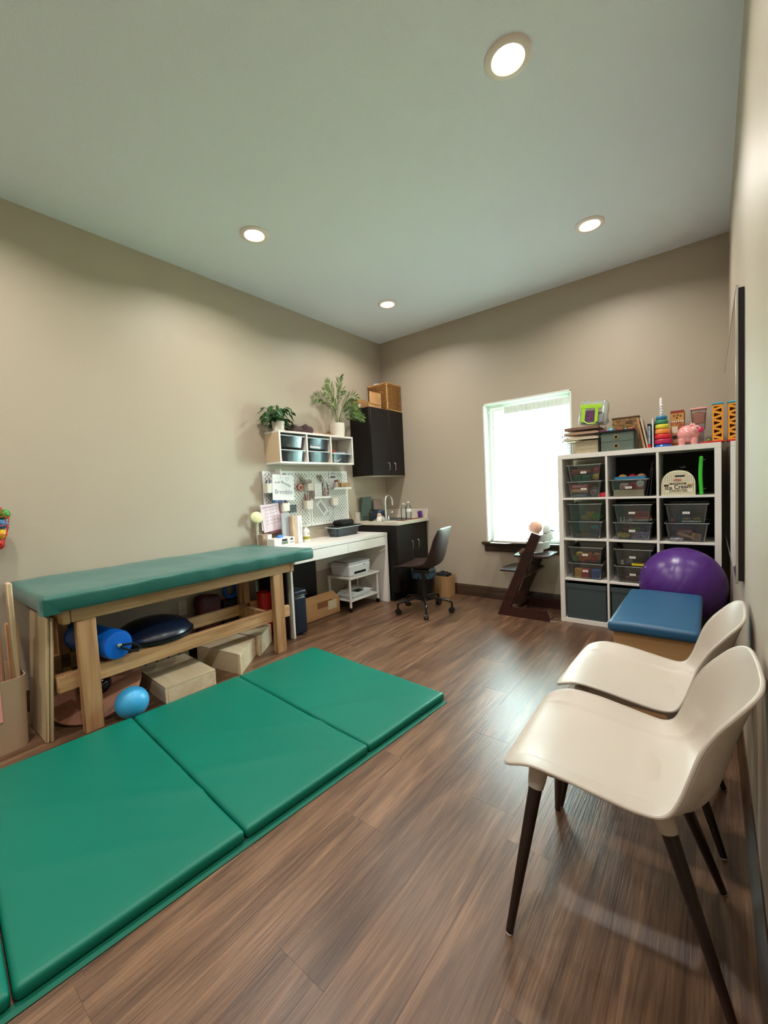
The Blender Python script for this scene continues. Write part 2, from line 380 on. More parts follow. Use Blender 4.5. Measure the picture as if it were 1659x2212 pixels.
# ================================================================== treatment table
t = T('treatment_table', 'long timber-framed treatment table with a padded teal vinyl top along the left wall', 'table', (.36, -2.85, 0))
def padfn(v):
    if v.z > .72: v.z += .006*noise.noise(v*3.0) + .004*noise.noise(v*9)
    if v.x > .66: v.x += .006*noise.noise(Vector((v.y*9, v.z*5, 2))) + .004*noise.noise(Vector((v.y*25, v.z*9, 5)))
    if v.x < .30: v.z += .016*(.30-v.x)/.3
    if v.y > -2.6: v.y -= .143*(.70-v.x)*(v.y+2.6)/.695
    return v
P('padded_top', MB().rbox(.004, .70, -3.69, -1.905, .70, .79, .022, (8, 60, 2), 3, padfn), TEAL, t, ang=60)
P('corner_fold', MB().prism([(.665, .775), (.708, .70), (.62, .70)], -3.698, -3.684, 'y').prism([(-3.69, .782), (-3.615, .70), (-3.69, .70)], .70, .708, 'x'), TEAL, t, 'tucked triangular vinyl fold at the corner')
for (lx0, lx1) in ((.575, .62), (.10, .145)):
    for (y0, y1) in ((-3.54, -3.448), (-2.268, -2.176)):
        P('leg', MB().box(lx0, lx1, y0, y1, 0, .62, .004).box(lx0-.002 if lx0 > .3 else lx0, lx1-.04 if lx0 > .3 else lx1+.04, y0+.02, y1-.02, .02, .60, .003), PINEZ, t)
for x0 in (.575, .10):
    P('apron', MB().box(x0, x0+.045, -3.56, -2.10, .62, .70, .004), PINE, t)
for y0 in (-3.60, -2.10):
    P('end_apron', MB().box(.08, .62, y0, y0+.038, .615, .699, .005), PINE, t)
P('lower_rail', MB().box(.535, .573, -3.60, -2.09, .25, .34, .004), PINE, t)
P('lower_rail', MB().box(.147, .185, -3.60, -2.09, .25, .34, .004), PINE, t)
for y0 in (-3.44, -2.31):
    P('cross_rail', MB().box(.187, .533, y0, y0+.038, .255, .335, .003), PINE, t)
P('stub_block', MB().box(.50, .574, -3.63, -3.545, .245, .335, .006), PINE, t, 'sawn-off block end beside the front leg')
P('glide', MB().box(.585, .61, -2.235, -2.21, 0, .004), BLACKP, t)

# ================================================================== folding mat
t = T('folding_mat', 'green vinyl folding exercise mat in four panels lying on the plank floor', 'mat', (.82, -2.08, 0), math.radians(-4.3))
for i in range(4):
    y1 = -.635*i - .002; y0 = -.635*(i+1) + .002
    def mf(v, i=i):
        if v.z > .02:
            e = min(v.x, 1.235-v.x, .3)/.3
            dd = abs((v.x-1.235) + (v.y + .635*(i+1)) * -1.15)
            v.z += .004*noise.noise(Vector((v.x*2.5, v.y*2.5, i*3))) + .006*math.exp(-((v.x - .35 - .55*((v.y+.635*(i+1))/.635))/.035)**2)*e*(1 if i in (1, 2, 3) else .3) + .005*math.exp(-((v.x - .75 - .45*((v.y+.635*(i+1))/.635))/.03)**2)*e
        return v
    P('mat_panel', MB().rbox(0, 1.235, y0, y1, 0, .044, .017, (34, 18, 1), 3, mf), GREEN, t, ang=60)
P('hem_flap', MB().box(1.225, 1.262, -2.54, -.02, .0006, .004, .001), mat('green_vinyl_dark', (0, 92, 72), .45), t, 'flat hook-and-loop edging strip')

# ================================================================== things under and beside the table
t = T('bolster_roll', 'blue vinyl roll with a black strap resting on the table rails', 'bolster', (.40, -3.36, .34))
ax0 = Vector((.61, -3.345, .427)); ax1 = Vector((.08, -3.43, .427)); axd = (ax0-ax1).normalized()
Mr = Matrix.Translation(ax1) @ axd.to_track_quat('Z', 'Y').to_matrix().to_4x4(); Lr = (ax0-ax1).length
P('roll', MB().lathe([(0, 0), (.07, 0), (.083, .012), (.083, Lr-.02), (.076, Lr-.004), (.06, Lr), (0, Lr-.004)], (0, 0, 0), 32, Mr), mat('bright_blue_vinyl', (18, 100, 206), .25), t)
P('button', MB().sph(ax0+axd*.002, .014, (1, 1, 1), 12), CHROME, t)
a = ax0 + axd*.006
P('strap', MB().tube([a+Vector((0, .0, 0)), a+Vector((.012, .015, -.02)), a+Vector((.02, .05, -.045)), a+Vector((.022, .085, -.055)), a+Vector((.018, .10, -.035)), a+Vector((.008, .07, -.01)), a], .007, 6), BLACKF, t)
t = T('balance_dome', 'dark blue balance dome trainer with a flat black base on the table rails', 'balance trainer', (.365, -3.0, .341))
P('base', MB().lathe([(.0, .341), (.225, .341), (.242, .350), (.242, .368), (.23, .374)], (.35, -3.05, 0), 40), BLACKP, t)
P('dome', MB().lathe([(.232, .372), (.23, .38), (.208, .41), (.168, .437), (.115, .455), (.06, .464), (0, .466)], (.35, -3.05, 0), 40), mat('dark_blue_rubber', (16, 26, 48), .3), t)
ONE('small_ball', MB().sph((.645, -3.315, .0875), .0875, (1, 1, 1), 32), mat('light_blue_vinyl', (58, 160, 214), .35, bump=.15, bscale=300), 'small light blue ball on the floor between the table leg and the mat', 'ball', ang=180)
# wobble board leaning on its rim
nrm = Vector((.40, -.28, .87)).normalized(); Q = nrm.to_track_quat('Z', 'Y').to_matrix().to_4x4(); Mw = Matrix.Translation((.335, -3.395, .122)) @ Q
t = T('wobble_board', 'round pinkish wooden wobble board leaning under the table, black half-ball outward', 'balance board', (.36, -3.39, 0))
P('disc', MB().lathe([(0, 0), (.235, 0), (.243, .006), (.243, .014), (.235, .02), (0, .02)], (0, 0, 0), 40, Mw), mat('pink_wood', (172, 118, 92), .5, var=.15), t)
P('half_ball', MB().lathe([(.085, .02), (.083, .045), (.068, .075), (.04, .095), (0, .102)], (0, 0, 0), 28, Mw), mat('gloss_black', (10, 9, 12), .15), t)
def plybox(cx, cy, rz, w, d, h, label):
    t = T('wooden_box', label, 'box', (cx, cy, 0), rz, group='pale plywood step boxes on the floor')
    th = .016; g = .0006
    P('top_panel', MB().box(-w/2, w/2, -d/2, d/2, h-th, h, .002), PLY, t)
    P('side_panel', MB().box(-w/2, w/2, -d/2, -d/2+th, 0, h-th-g, .0015), PLY, t); P('side_panel', MB().box(-w/2, w/2, d/2-th, d/2, 0, h-th-g, .0015), PLY, t)
    P('end_panel', MB().box(-w/2, -w/2+th, -d/2+th+g, d/2-th-g, 0, h-th-g, .0015), PLY, t); P('end_panel', MB().box(w/2-th, w/2, -d/2+th+g, d/2-th-g, 0, h-th-g, .0015), PLY, t)
plybox(.435, -2.965, math.radians(-3), .47, .32, .105, 'low pale plywood box nearest the light blue ball')
def wedgebox(poly, h, label):
    cx = sum(p[0] for p in poly)/4; cy = sum(p[1] for p in poly)/4
    t = T('wooden_box', label, 'box', (cx, cy, 0), group='pale plywood step boxes on the floor')
    P('top_panel', MB().prism(poly, h-.016, h, 'z'), PLY, t)
    for q in range(4):
        a_ = Vector((*poly[q], 0)); b_ = Vector((*poly[(q+1) % 4], 0)); d_ = (b_-a_).normalized(); n_ = Vector((-d_.y, d_.x, 0))
        if n_.dot(Vector((cx, cy, 0))-a_) < 0: n_ = -n_
        a2 = a_ + d_*.017 ; b2 = b_ - d_*.017 if q % 2 else b_; a2 = a2 if q % 2 else a_
        P('side_panel', MB().prism([(a2.x, a2.y), (b2.x, b2.y), ((b2+n_*.015).x, (b2+n_*.015).y), ((a2+n_*.015).x, (a2+n_*.015).y)], 0, h-.0166, 'z'), PLY, t)
wedgebox([(.237, -2.711), (.697, -2.643), (.478, -2.371), (.20, -2.43)], .145, 'taller pale plywood box in the middle of the three under the table')
wedgebox([(.525, -2.36), (.336, -2.114), (.165, -2.15), (.20, -2.405)], .15, 'pale plywood box at the far end, beside the table leg')
# leaning boards
def leanboard(x0, x1, y, H, th, lean, label):
    M = Matrix.Translation((0, y, 0)) @ Matrix.Rotation(-lean, 4, 'X')
    ONE('leaning_board', MB().box(x0, x1, 0, th, 0, H, .006, M), PLYZ, label, 'board', group='pale plywood boards leaning against the table end')
leanboard(.215, .545, -3.695, .66, .018, math.radians(4), 'front pale plywood board leaning on the end of the table')
leanboard(.235, .555, -3.676, .655, .014, math.radians(4), 'rear pale plywood board behind the front one at the table end')
# things stored behind the table
t = T('slatted_panel', 'pale slatted panel with dark gaps standing behind the low plywood box', 'panel', (.172, -2.92, 0))
P('backing', MB().box(.155, .161, -3.12, -2.74, 0, .225), BLACKP, t)
for q in range(5): P('slat', MB().box(.1615, .176, -3.12+.078*q, -3.055+.078*q, 0, .23, .002), mat('aged_white_wood', (176, 160, 130), .6), t)
t = T('red_bucket', 'glossy red plastic bucket behind the table, left of the black board', 'bucket', (.22, -2.12, 0))
P('bucket_body', MB().lathe([(0, 0), (.045, 0), (.064, .40), (.068, .405), (.06, .40), (.04, .01), (0, .01)], (.22, -2.078, 0), 28), RED, t)
ONE('blue_ring_toy', MB().tube([(.055+.03*math.cos(a_*PI/8)*0+.012*a_/16, -2.30+.055*math.cos(a_*PI/8), .45+.055*math.sin(a_*PI/8)) for a_ in range(16)], .016, 8, closed=True), BLUE, 'blue ring toy stacked behind the rear table leg', 'toy')
ONE('storage_crate', MB().box(.02, .095, -2.39, -2.22, 0, .378, .006), mat('dark_crate', (40, 30, 30), .5), 'dark crate against the wall behind the rear table leg', 'crate')
ONE('maroon_sack', MB().rbox(.02, .135, -2.62, -2.42, .0, .47, .05, (4, 5, 7), 3, lambda v: v + Vector((.01*noise.noise(v*16), .015*noise.noise(v*14), .015*noise.noise(v*12)))), mat('maroon_cloth', (92, 22, 26), .6, rgb2=(50, 12, 16), vscale=10), 'maroon sack slumped against the wall behind the table', 'sack')
ONE('wall_outlet', MB().box(.0005, .006, -2.72, -2.65, .33, .445, .002).box(.006, .008, -2.70, -2.67, .345, .375, .001).box(.006, .008, -2.70, -2.67, .40, .43, .001), mat('ivory_plastic', (220, 214, 196), .5), 'ivory electrical outlet on the left wall behind the table', 'outlet')
# felt bin with planks
t = T('felt_bin', 'beige fabric storage bin full of upright boards at the left edge', 'bin', (.30, -3.93, 0))
FELT = mat('beige_felt', (176, 150, 124), .9, bump=.3, bscale=200)
def tub(mb, x0, x1, y0, y1, z0, z1, r, th, taper=0):
    def loop(ins, z, tp):
        pts = []; X0, X1, Y0, Y1 = x0+ins+tp, x1-ins-tp, y0+ins+tp, y1-ins-tp; rr = max(r-ins, .004)
        for cx_, cy_, a0 in ((X1-rr, Y1-rr, 0), (X0+rr, Y1-rr, 90), (X0+rr, Y0+rr, 180), (X1-rr, Y0+rr, 270)):
            for q in range(5): a_ = math.radians(a0+q*22.5); pts.append(mb.bm.verts.new((cx_+rr*math.cos(a_), cy_+rr*math.sin(a_), z)))
        return pts
    Ls = [loop(0, z0, taper), loop(0, z1, 0), loop(th, z1, 0), loop(th, z0+th, taper)]
    for a_, b_ in zip(Ls, Ls[1:]):
        for i in range(20): mb.bm.faces.new((a_[i], a_[(i+1) % 20], b_[(i+1) % 20], b_[i]))
    mb.bm.faces.new(Ls[0][::-1]); mb.bm.faces.new(Ls[-1]); return mb
P('bin_body', tub(MB(), .10, .48, -4.16, -3.728, 0, .37, .06, .006, .01), FELT, t)
sticks = [((.395, -3.757), .84, .05, .022, 0, 'tallest pale board standing in the beige bin, nearest the viewer', PLYZ), ((.33, -3.75), .62, .055, .02, 3, 'short brown board in the beige bin beside the tallest one', PINEZ),
          ((.25, -3.755), .60, .04, .02, -2, 'grey-brown board at the wall side of the beige bin', PINEZ), ((.41, -3.83), .80, .05, .02, 2, 'pinkish board cut by the left edge of the photo', mat('pink_board', (186, 138, 116), .6)),
          ((.20, -3.79), .64, .05, .02, 1, 'thin board in the beige bin closest to the wall', PINEZ)]
for (sx_, sy_), h, w, th, deg, lab, m_ in sticks:
    ONE('upright_board', MB().box(-w/2, w/2, -th/2, th/2, 0, h, .005, MX((sx_, sy_, .012), math.radians(deg*4), 0, math.radians(deg*.6))), m_, lab, 'board', group='upright boards in the beige bin')
ONE('pink_paper', MB().box(.482, .4835, -4.05, -3.84, .17, .36, 0, None), mat('pink_paper', (236, 160, 158), .7), 'pink sheet hanging on the beige bin at the left edge', 'paper')
# net bag of balls hanging at the left wall
t = T('net_ball_bag', 'red net bag of coloured balls hanging by the left wall', 'ball bag', (.11, -3.78, .98))
cols = {'green_ball': (60, 140, 50), 'blue_ball': (66, 122, 170), 'yellow_ball': (226, 176, 40), 'red_ball': (180, 30, 30)}
zs = {0: (1.205, 'green_ball', 3), 1: (1.15, 'blue_ball', 3), 2: (1.095, 'yellow_ball', 2), 3: (1.035, 'red_ball', 2)}
for kz, (z, nm, n_) in zs.items():
    for q in range(n_):
        P(nm, MB().sph((.085 + (.03 if q % 2 else 0), -3.695-.02*kz*.6-.062*q, z), .031, (1, 1, 1), 14), mat(nm, cols[nm], .3), t, ang=180)
nb = MB()
top = Vector((.10, -3.80, 1.30)); bot = Vector((.10, -3.775, .975))
for a_ in range(10):
    th_ = a_*2*PI/10; pts = []
    for z, r in ((1.30, .012), (1.25, .07), (1.20, .115), (1.12, .108), (1.05, .085), (1.0, .045), (.975, .008)):
        zz = (1.30-z)/.325; pts.append((.10 + min(r, .07)*math.cos(th_+zz*.8), -3.79 + r*math.sin(th_+zz*.8), z))
    nb.tube(pts, .0022, 5)
    pts = [(x_, y_*1, z_) for (x_, y_, z_) in [(.10 + min(p_[0]-.10, .07), p_[1], p_[2]) for p_ in pts]]
for z, r in ((1.24, .085), (1.19, .115), (1.14, .11), (1.09, .10), (1.04, .08), (1.0, .045)):
    nb.tube([(.10 + min(r, .07)*math.cos(q*PI/8), -3.79 + r*math.sin(q*PI/8), z + .006*(-1)**q) for q in range(16)], .002, 5, closed=True)
P('net', nb, mat('red_net', (206, 50, 34), .5), t)
P('hanging_cord', MB().tube([(.10, -3.80, 1.30), (.07, -3.80, 1.45), (.001, -3.80, 1.60)], .003, 6), mat('red_net'), t)

# ================================================================== desk
t = T('desk', 'white laminate desk with two flat drawers against the left wall', 'desk', (.24, -1.3, 0))
DY0, DY1, DX = -1.903, -.628, .475
P('desktop', MB().prism([(.005, -1.998), (DX, -1.932), (DX, DY1), (.005, DY1)], .735, .766, 'z'), WHITE, t)
P('side_panel', MB().box(.005, DX, DY1-.034, DY1-.001, 0, .734, .002), WHITE, t)
P('side_panel', MB().box(.03, DX, -1.985, -1.962, 0, .665, .003), WHITE, t)
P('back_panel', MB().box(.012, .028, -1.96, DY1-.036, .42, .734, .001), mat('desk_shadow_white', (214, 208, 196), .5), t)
P('lower_support', MB().box(.03, DX-.03, -1.96, -1.905, .635, .665, .001).box(.03, DX-.06, -1.904, DY1-.036, .624, .630), WHITE, t)
for (a_, b_) in ((-1.928, -1.266), (-1.256, DY1-.037)):
    P('drawer', MB().box(DX-.018, DX-.001, a_, b_, .634, .730, .0015).box(.06, DX-.019, a_+.01, b_-.01, .636, .722, .001), WHITE, t)
P('divider', MB().box(.06, DX-.001, -1.2645, -1.2575, .634, .734), WHITE, t)
t = ONE('folded_screen', MB().box(.035, .05, -1.93, -1.31, .13, .60, .012), BLACKP, 'large black panel leaning on the wall under the desk', 'panel')
t = ONE('black_easel_board', MB().box(.05, .45, -2.012, -1.998, 0, .63, .006, MX((0, 0, 0))), BLACKP, 'black board standing against the left side of the desk behind the table leg', 'board')
# step bin
t = T('step_bin', 'slim dark blue step bin on the floor beside the right table leg', 'waste bin', (.37, -1.86, 0))
P('bin_body', MB().rbox(.26, .44, -1.93, -1.79, 0, .345, .03, (1, 1, 1), 3), NAVY, t)
P('rim_band', MB().rbox(.258, .442, -1.932, -1.788, .3455, .351, .0025, (1, 1, 1), 1), CHROME, t)
P('lid', MB().rbox(.258, .442, -1.932, -1.788, .3515, .395, .02, (2, 2, 1), 3), NAVY, t)
P('pedal', MB().box(.4405, .46, -1.88, -1.84, .008, .018, .003), BLACKP, t)
# carton under the desk
CARD = mat('cardboard', (178, 132, 84), .75, var=.15, vscale=5)
t = T('cardboard_box', 'open brown cardboard box with packing tape under the desk', 'box', (.17, -1.50, 0))
cb = MB(); x0, x1, y0, y1, h = .06, .25, -1.75, -1.19, .165
cb.box(x0, x1, y0, y0+.004, 0, h).box(x0, x1, y1-.004, y1, 0, h).box(x0, x0+.004, y0, y1, 0, h).box(x1-.004, x1, y0, y1, 0, h).box(x0, x1, y0, y1, 0, .004)
P('carton', cb, CARD, t)
P('flap', MB().box(0, .10, y0+.01, y1-.01, 0, .003, 0, MX((x1-.002, 0, h), 0, 0, math.radians(-150))), CARD, t)
P('packing_tape', MB().box(x1+.0005, x1+.0015, -1.50, -1.30, .10, .163), mat('brown_tape', (120, 76, 40), .15), t, 'glossy brown tape')
P('shipping_label', MB().box(x1+.0016, x1+.0026, -1.36, -1.24, .06, .15), mat('kraft_label', (196, 178, 150), .6), t)
# printer cart
t = T('printer_cart', 'small white two-shelf cart on black casters under the desk', 'cart', (.23, -.94, 0))
CX0, CX1, CY0, CY1 = .06, .40, -1.17, -.70
P('top_shelf', MB().box(CX0, CX1, CY0, CY1, .335, .352, .002), WHITE, t)
P('bottom_shelf', MB().box(CX0+.01, CX1-.01, CY0+.01, CY1-.01, .105, .117, .002), WHITE, t)
for x in (CX0+.015, CX1-.03):
    for y in (CY0+.015, CY1-.015):
        l = P('leg', MB().cyl((x, y, .045), (x, y, .335), .0125, n=14), WHITEM, t)
        P('caster', MB().cyl((x, y-.009, .022), (x, y+.009, .022), .022, n=18).cyl((x, y, .03), (x, y, .046), .009, n=8), BLACKP, l)
t = T('printer', 'white inkjet printer on top of the small cart', 'printer', (.22, -.96, .352))
def prf(v):
    f = (v.z-.352)/.13
    v.x = .22 + (v.x-.22)*(1 + .10*f); v.y = -.965 + (v.y+.965)*(.93 + .07*f); return v
P('body', MB().rbox(.085, .345, -1.14, -.79, .3525, .475, .022, (2, 2, 2), 3, prf), mat('printer_white', (226, 228, 232), .4), t)
P('scanner_lid', MB().rbox(.07, .35, -1.135, -.795, .4765, .496, .009, (2, 2, 1), 2), mat('printer_grey', (206, 208, 212), .4), t)
P('paper_slot', MB().box(.342, .3505, -1.055, -.87, .372, .40, .003), BLACKP, t)
P('front_tray', MB().box(.330, .356, -1.075, -.86, .3535, .366, .002), mat('printer_grey'), t)
P('control_strip', MB().box(.10, .30, -1.13, -1.095, .4965, .4985, .001), BLACKP, t)
P('front_badge', MB().box(.352, .3575, -.915, -.885, .452, .459), mat('printer_dark_grey', (90, 92, 96), .4), t)
t = T('paper_stack', 'untidy stack of papers and envelopes on the cart bottom shelf', 'papers', (.22, -.95, .118))
for q in range(7):
    P('sheet', MB().box(-.12, .12, -.14, .14, 0, .003, 0, MX((.232+random.uniform(-.01, .01), -.95+random.uniform(-.04, .04), .119+.0075*q), random.uniform(-.06, .06), random.uniform(0, .02), random.uniform(0, .02))), PAPER, t)
P('dark_print', MB().box(.25, .33, -.99, -.90, .177, .1785, 0), BLACKP, t)
ONE('power_strip', MB().box(.03, .07, -.86, -.72, .1275, .165, .004), mat('ivory_plastic', (220, 214, 196), .5), 'ivory power strip on the wall behind the printer cart', 'power strip')
# desk cable
ONE('white_charging_cable', MB().tube([(.06, -.84, .768), (.2, -.80, .769), (.36, -.69, .768), (.478, -.665, .769), (.482, -.66, .72), (.482, -.655, .64), (.479, -.66, .60), (.44, -.70, .575), (.43, -.72, .57)], .0026, 6), WHITEM, 'white charging cable hanging over the right end of the desk', 'cable')
ONE('brown_cable', MB().tube([(.006, -.755, 1.36), (.008, -.735, 1.22), (.008, -.75, 1.10), (.008, -.73, 1.02), (.01, -.685, .93), (.02, -.66, .85), (.03, -.68, .775)], .0026, 6), mat('brown_rubber', (120, 92, 66), .6), 'thin brown cable hanging down the wall beside the peg boards', 'cable')

# ================================================================== cabinets by the sink
t = T('upper_cabinet', 'espresso wall cabinet with two doors in the far corner', 'cabinet', (.16, -.31, 1.40))
P('carcass', MB().box(.001, .289, -.62, -.003, 1.40, 2.163, .001), ESP, t)
P('underside', MB().box(.006, .285, -.615, -.008, 1.393, 1.3995), mat('melamine_underside', (206, 198, 176), .6), t)
for (a_, b_, hy) in ((-.62, -.2795, -.335), (-.2775, -.003, -.222)):
    d_ = P('door', MB().box(.290, .309, a_, b_, 1.401, 2.162, .0015), ESP, t)
    P('handle', MB().tube([(.309, hy, 1.455), (.328, hy, 1.458), (.334, hy, 1.466), (.334, hy, 1.536), (.328, hy, 1.544), (.309, hy, 1.547)], .0045, 8), STEEL, d_)
t = T('base_cabinet', 'espresso base cabinet with two doors under the sink counter', 'cabinet', (.3, -.31, 0))
P('carcass', MB().box(.003, .574, -.612, -.596, .10, .842, .001).box(.003, .574, -.019, -.003, .10, .842, .001).box(.003, .574, -.5955, -.0195, .10, .116).box(.003, .009, -.5955, -.0195, .1165, .842), ESP, t)
P('toe_kick', MB().box(.003, .52, -.61, -.003, 0, .099), ESP, t)
for (a_, b_, hy) in ((-.612, -.2865, -.345), (-.2845, -.003, -.225)):
    d_ = P('door', MB().box(.575, .594, a_, b_, .105, .84, .0015), ESP, t)
    P('handle', MB().tube([(.594, hy, .545), (.613, hy, .548), (.619, hy, .556), (.619, hy, .636), (.613, hy, .644), (.594, hy, .647)], .0045, 8), STEEL, d_)
LAM = mat('speckled_laminate', (214, 206, 190), .4, var=.12, vscale=70)
ST_ = T('countertop', 'light speckled sink countertop with backsplash in the far corner', 'countertop', (.31, -.31, .843))
ct = MB().box(.002, .085, -.622, -.002, .843, .882, .002).box(.50, .622, -.622, -.002, .843, .882, .002).box(.085, .50, -.622, -.50, .843, .882, .001).box(.085, .50, -.12, -.002, .843, .882, .001)
P('slab', ct, LAM, ST_)
P('backsplash', MB().box(.002, .02, -.62, -.021, .8825, .985, .002), LAM, ST_); P('backsplash', MB().box(.002, .62, -.02, -.002, .8825, .985, .002), LAM, ST_)
sk = T('sink', 'stainless drop-in sink in the corner countertop', 'sink', (.29, -.31, .72))
P('basin', tub(MB(), .09, .495, -.495, -.125, .74, .883, .05, .003, .01), STEEL, sk)
P('rim', MB().box(.078, .0895, -.505, -.115, .8825, .887, .001).box(.4955, .508, -.505, -.115, .8825, .887, .001).box(.0895, .4955, -.505, -.4955, .8825, .887, .001).box(.0895, .4955, -.1245, -.115, .8825, .887, .001), STEEL, sk)
P('drain', MB().cyl((.29, -.31, .7435), (.29, -.31, .746), .04, n=24), CHROME, sk)
fc = T('faucet', 'chrome gooseneck faucet with two lever handles', 'faucet', (.43-.0, -.555, .883))
fx, fy = .40, -.545
P('spout', MB().tube([(fx, fy, .883), (fx, fy, 1.02), (fx, fy, 1.10)] + [(fx, fy+.065-.065*math.cos(a_*PI/10), 1.10+.07*math.sin(a_*PI/10)) for a_ in range(1, 10)] + [(fx, fy+.13, 1.095), (fx, fy+.132, 1.055)], .0095, 12), CHROME, fc)
P('base', MB().rbox(fx-.022, fx+.022, fy-.055, fy+.055, .883, .899, .006), CHROME, fc)
for s in (-1, 1):
    h_ = P('valve', MB().cyl((fx, fy+s*.045, .899), (fx, fy+s*.045, .935), .014, .011, 14), CHROME, fc)
    P('lever', MB().tube([(fx, fy+s*.045, .938), (fx-.0, fy+s*.075, .945), (fx+.0, fy+s*.115, .965), (fx, fy+s*.125, .985)], [.007, .006, .006, .008], 8), CHROME, h_)
# counter-top things
t = T('soap_pump', 'white-bottomed soap dispenser with orange label beside the faucet', 'soap dispenser', (.36, -.575, .883))
P('bottle', MB().lathe([(.034, .8835), (.036, .89), (.034, .915), (.026, .935), (.02, .955), (.012, .965)], (.345, -.59, 0), 20), mat('white_gloss', (236, 234, 228), .25), t)
P('label_band', MB().lathe([(.025, .937), (.0265, .95), (.021, .97), (.014, .975)], (.345, -.59, 0), 20, open_=True), mat('peach_label', (214, 160, 118), .5), t)
P('pump', MB().cyl((.345, -.59, .965), (.345, -.59, 1.0), .005, n=8).tube([(.345, -.59, 1.0), (.345, -.56, 1.003), (.345, -.55, .995)], .004, 6), PET, t)
ONE('green_rolled_mat', MB().rbox(.03, .055, -.55, -.36, .887, 1.16, .011, (1, 4, 6), 3, None, MX((0, 0, 0))).rbox(.056, .075, -.55, -.40, .93, 1.155, .009, (1, 4, 6), 3), mat('sage_foam', (84, 104, 94), .8, bump=.2, bscale=200), 'sage green folded foam mat leaning in the corner behind the sink', 'mat')
ONE('grey_pouch', MB().rbox(.03, .08, -.335, -.19, .992, 1.13, .02, (3, 4, 4), 3, lambda v: v + Vector((.006*noise.noise(v*30), .006*noise.noise(v*25), .004*noise.noise(v*20)))), mat('taupe_cloth', (150, 134, 126), .85, bump=.3, bscale=300), 'taupe zip pouch on top of the dark bag behind the faucet', 'pouch')
ONE('dark_tote', MB().rbox(.03, .082, -.345, -.12, .8875, .983, .02, (4, 8, 4), 3, lambda v: v + Vector((.008*noise.noise(v*22), .008*noise.noise(v*25), 0))), mat('dark_navy_cloth', (22, 28, 40), .8, rgb2=(60, 110, 150), vscale=14), 'dark navy patterned bag standing behind the sink', 'bag')
def petbottle(x, y, z, h, r, label, band=None):
    t = T('water_bottle', label, 'bottle', (x, y, z), group='clear water bottles by the sink')
    P('bottle', MB().lathe([(r*.8, z), (r, z+.01), (r*.96, z+h*.3), (r, z+h*.35), (r*.96, z+h*.4), (r, z+h*.62), (r*.75, z+h*.78), (r*.36, z+h*.88), (r*.34, z+h*.93)], (x, y, 0), 20), PET, t)
    P('cap', MB().cyl((x, y, z+h*.931), (x, y, z+h), r*.4, n=14), WHITEM, t)
    if band: P('label_band', MB().lathe([(r*1.02, z+h*.44), (r*1.02, z+h*.60)], (x, y, 0), 20, open_=True), PAPER, t)
petbottle(.545, -.40, .883, .19, .032, 'nearer clear water bottle, left of the pair by the sink'); petbottle(.555, -.315, .883, .205, .032, 'clear water bottle with a white band, right of the pair', True)
ONE('purple_box', MB().box(-.02, .02, -.03, .03, 0, .075, .002, MX((.55, -.07, .889), .3, 0, -.08)), PUR, 'small purple box leaning at the right of the sink', 'box')
ONE('drying_mat', MB().rbox(.512, .605, -.50, -.10, .8827, .8870, .002, (1, 4, 1), 1), mat('rust_mat', (122, 66, 42), .7, var=.3, vscale=30), 'rust brown drying mat along the front of the sink', 'mat')
ONE('black_bottle', MB().lathe([(.025, .8835), (.026, .97), (.02, .99), (.01, 1.0), (.01, 1.02)], (.20-.0, -.56, 0), 16), BLACKP, 'black bottle standing left of the faucet', 'bottle')

# ================================================================== wall shelf and its bins
t = T('wall_shelf', 'white three-compartment wall shelf above the peg boards', 'shelf', (.105, -1.32, 1.522))
SY0, SY1, SX, SZ0, SZ1 = -1.812, -.824, .21, 1.522, 1.822
P('top_panel', MB().box(.002, SX, SY0, SY1, SZ1-.018, SZ1, .0015), WHITE, t); P('bottom_panel', MB().box(.002, SX, SY0, SY1, SZ0, SZ0+.018, .0015), WHITE, t)
LITWHITE = mat('warm_lit_white', (206, 184, 150), .5)  # white laminate with the warm light on that side put into its colour
P('side_panel', MB().box(.002, SX, SY0, SY0+.018, SZ0+.0185, SZ1-.0185, .001), LITWHITE, t, 'white side panel coloured beige for the light on it'); P('side_panel', MB().box(.002, SX, SY1-.018, SY1, SZ0+.0185, SZ1-.0185, .001), WHITE, t)
P('front_edging', MB().box(SX, SX+.004, SY0, SY0+.018, SZ0, SZ1, .0008).box(SX, SX+.004, SY1-.018, SY1, SZ0, SZ1, .0008).box(SX, SX+.004, SY0+.018, SY1-.018, SZ0, SZ0+.018, .0008).box(SX, SX+.004, SY0+.018, SY1-.018, SZ1-.018, SZ1, .0008), WHITE, t)
cw = (SY1-SY0-.036-.032)/3; cells = []
for i in range(3):
    a_ = SY0+.018+i*(cw+.016); cells.append((a_, a_+cw))
    if i < 2: P('divider', MB().box(.002, SX+.004, a_+cw, a_+cw+.016, SZ0+.0185, SZ1-.0185, .001), WHITE, t)
P('runner', MB().box(.02, .2, cells[0][0], cells[0][0]+.006, 1.652, 1.658).box(.02, .2, cells[0][1]-.006, cells[0][1], 1.652, 1.658).box(.02, .2, cells[1][0], cells[1][0]+.006, 1.652, 1.658).box(.02, .2, cells[1][1]-.006, cells[1][1], 1.652, 1.658), WHITEM, t)
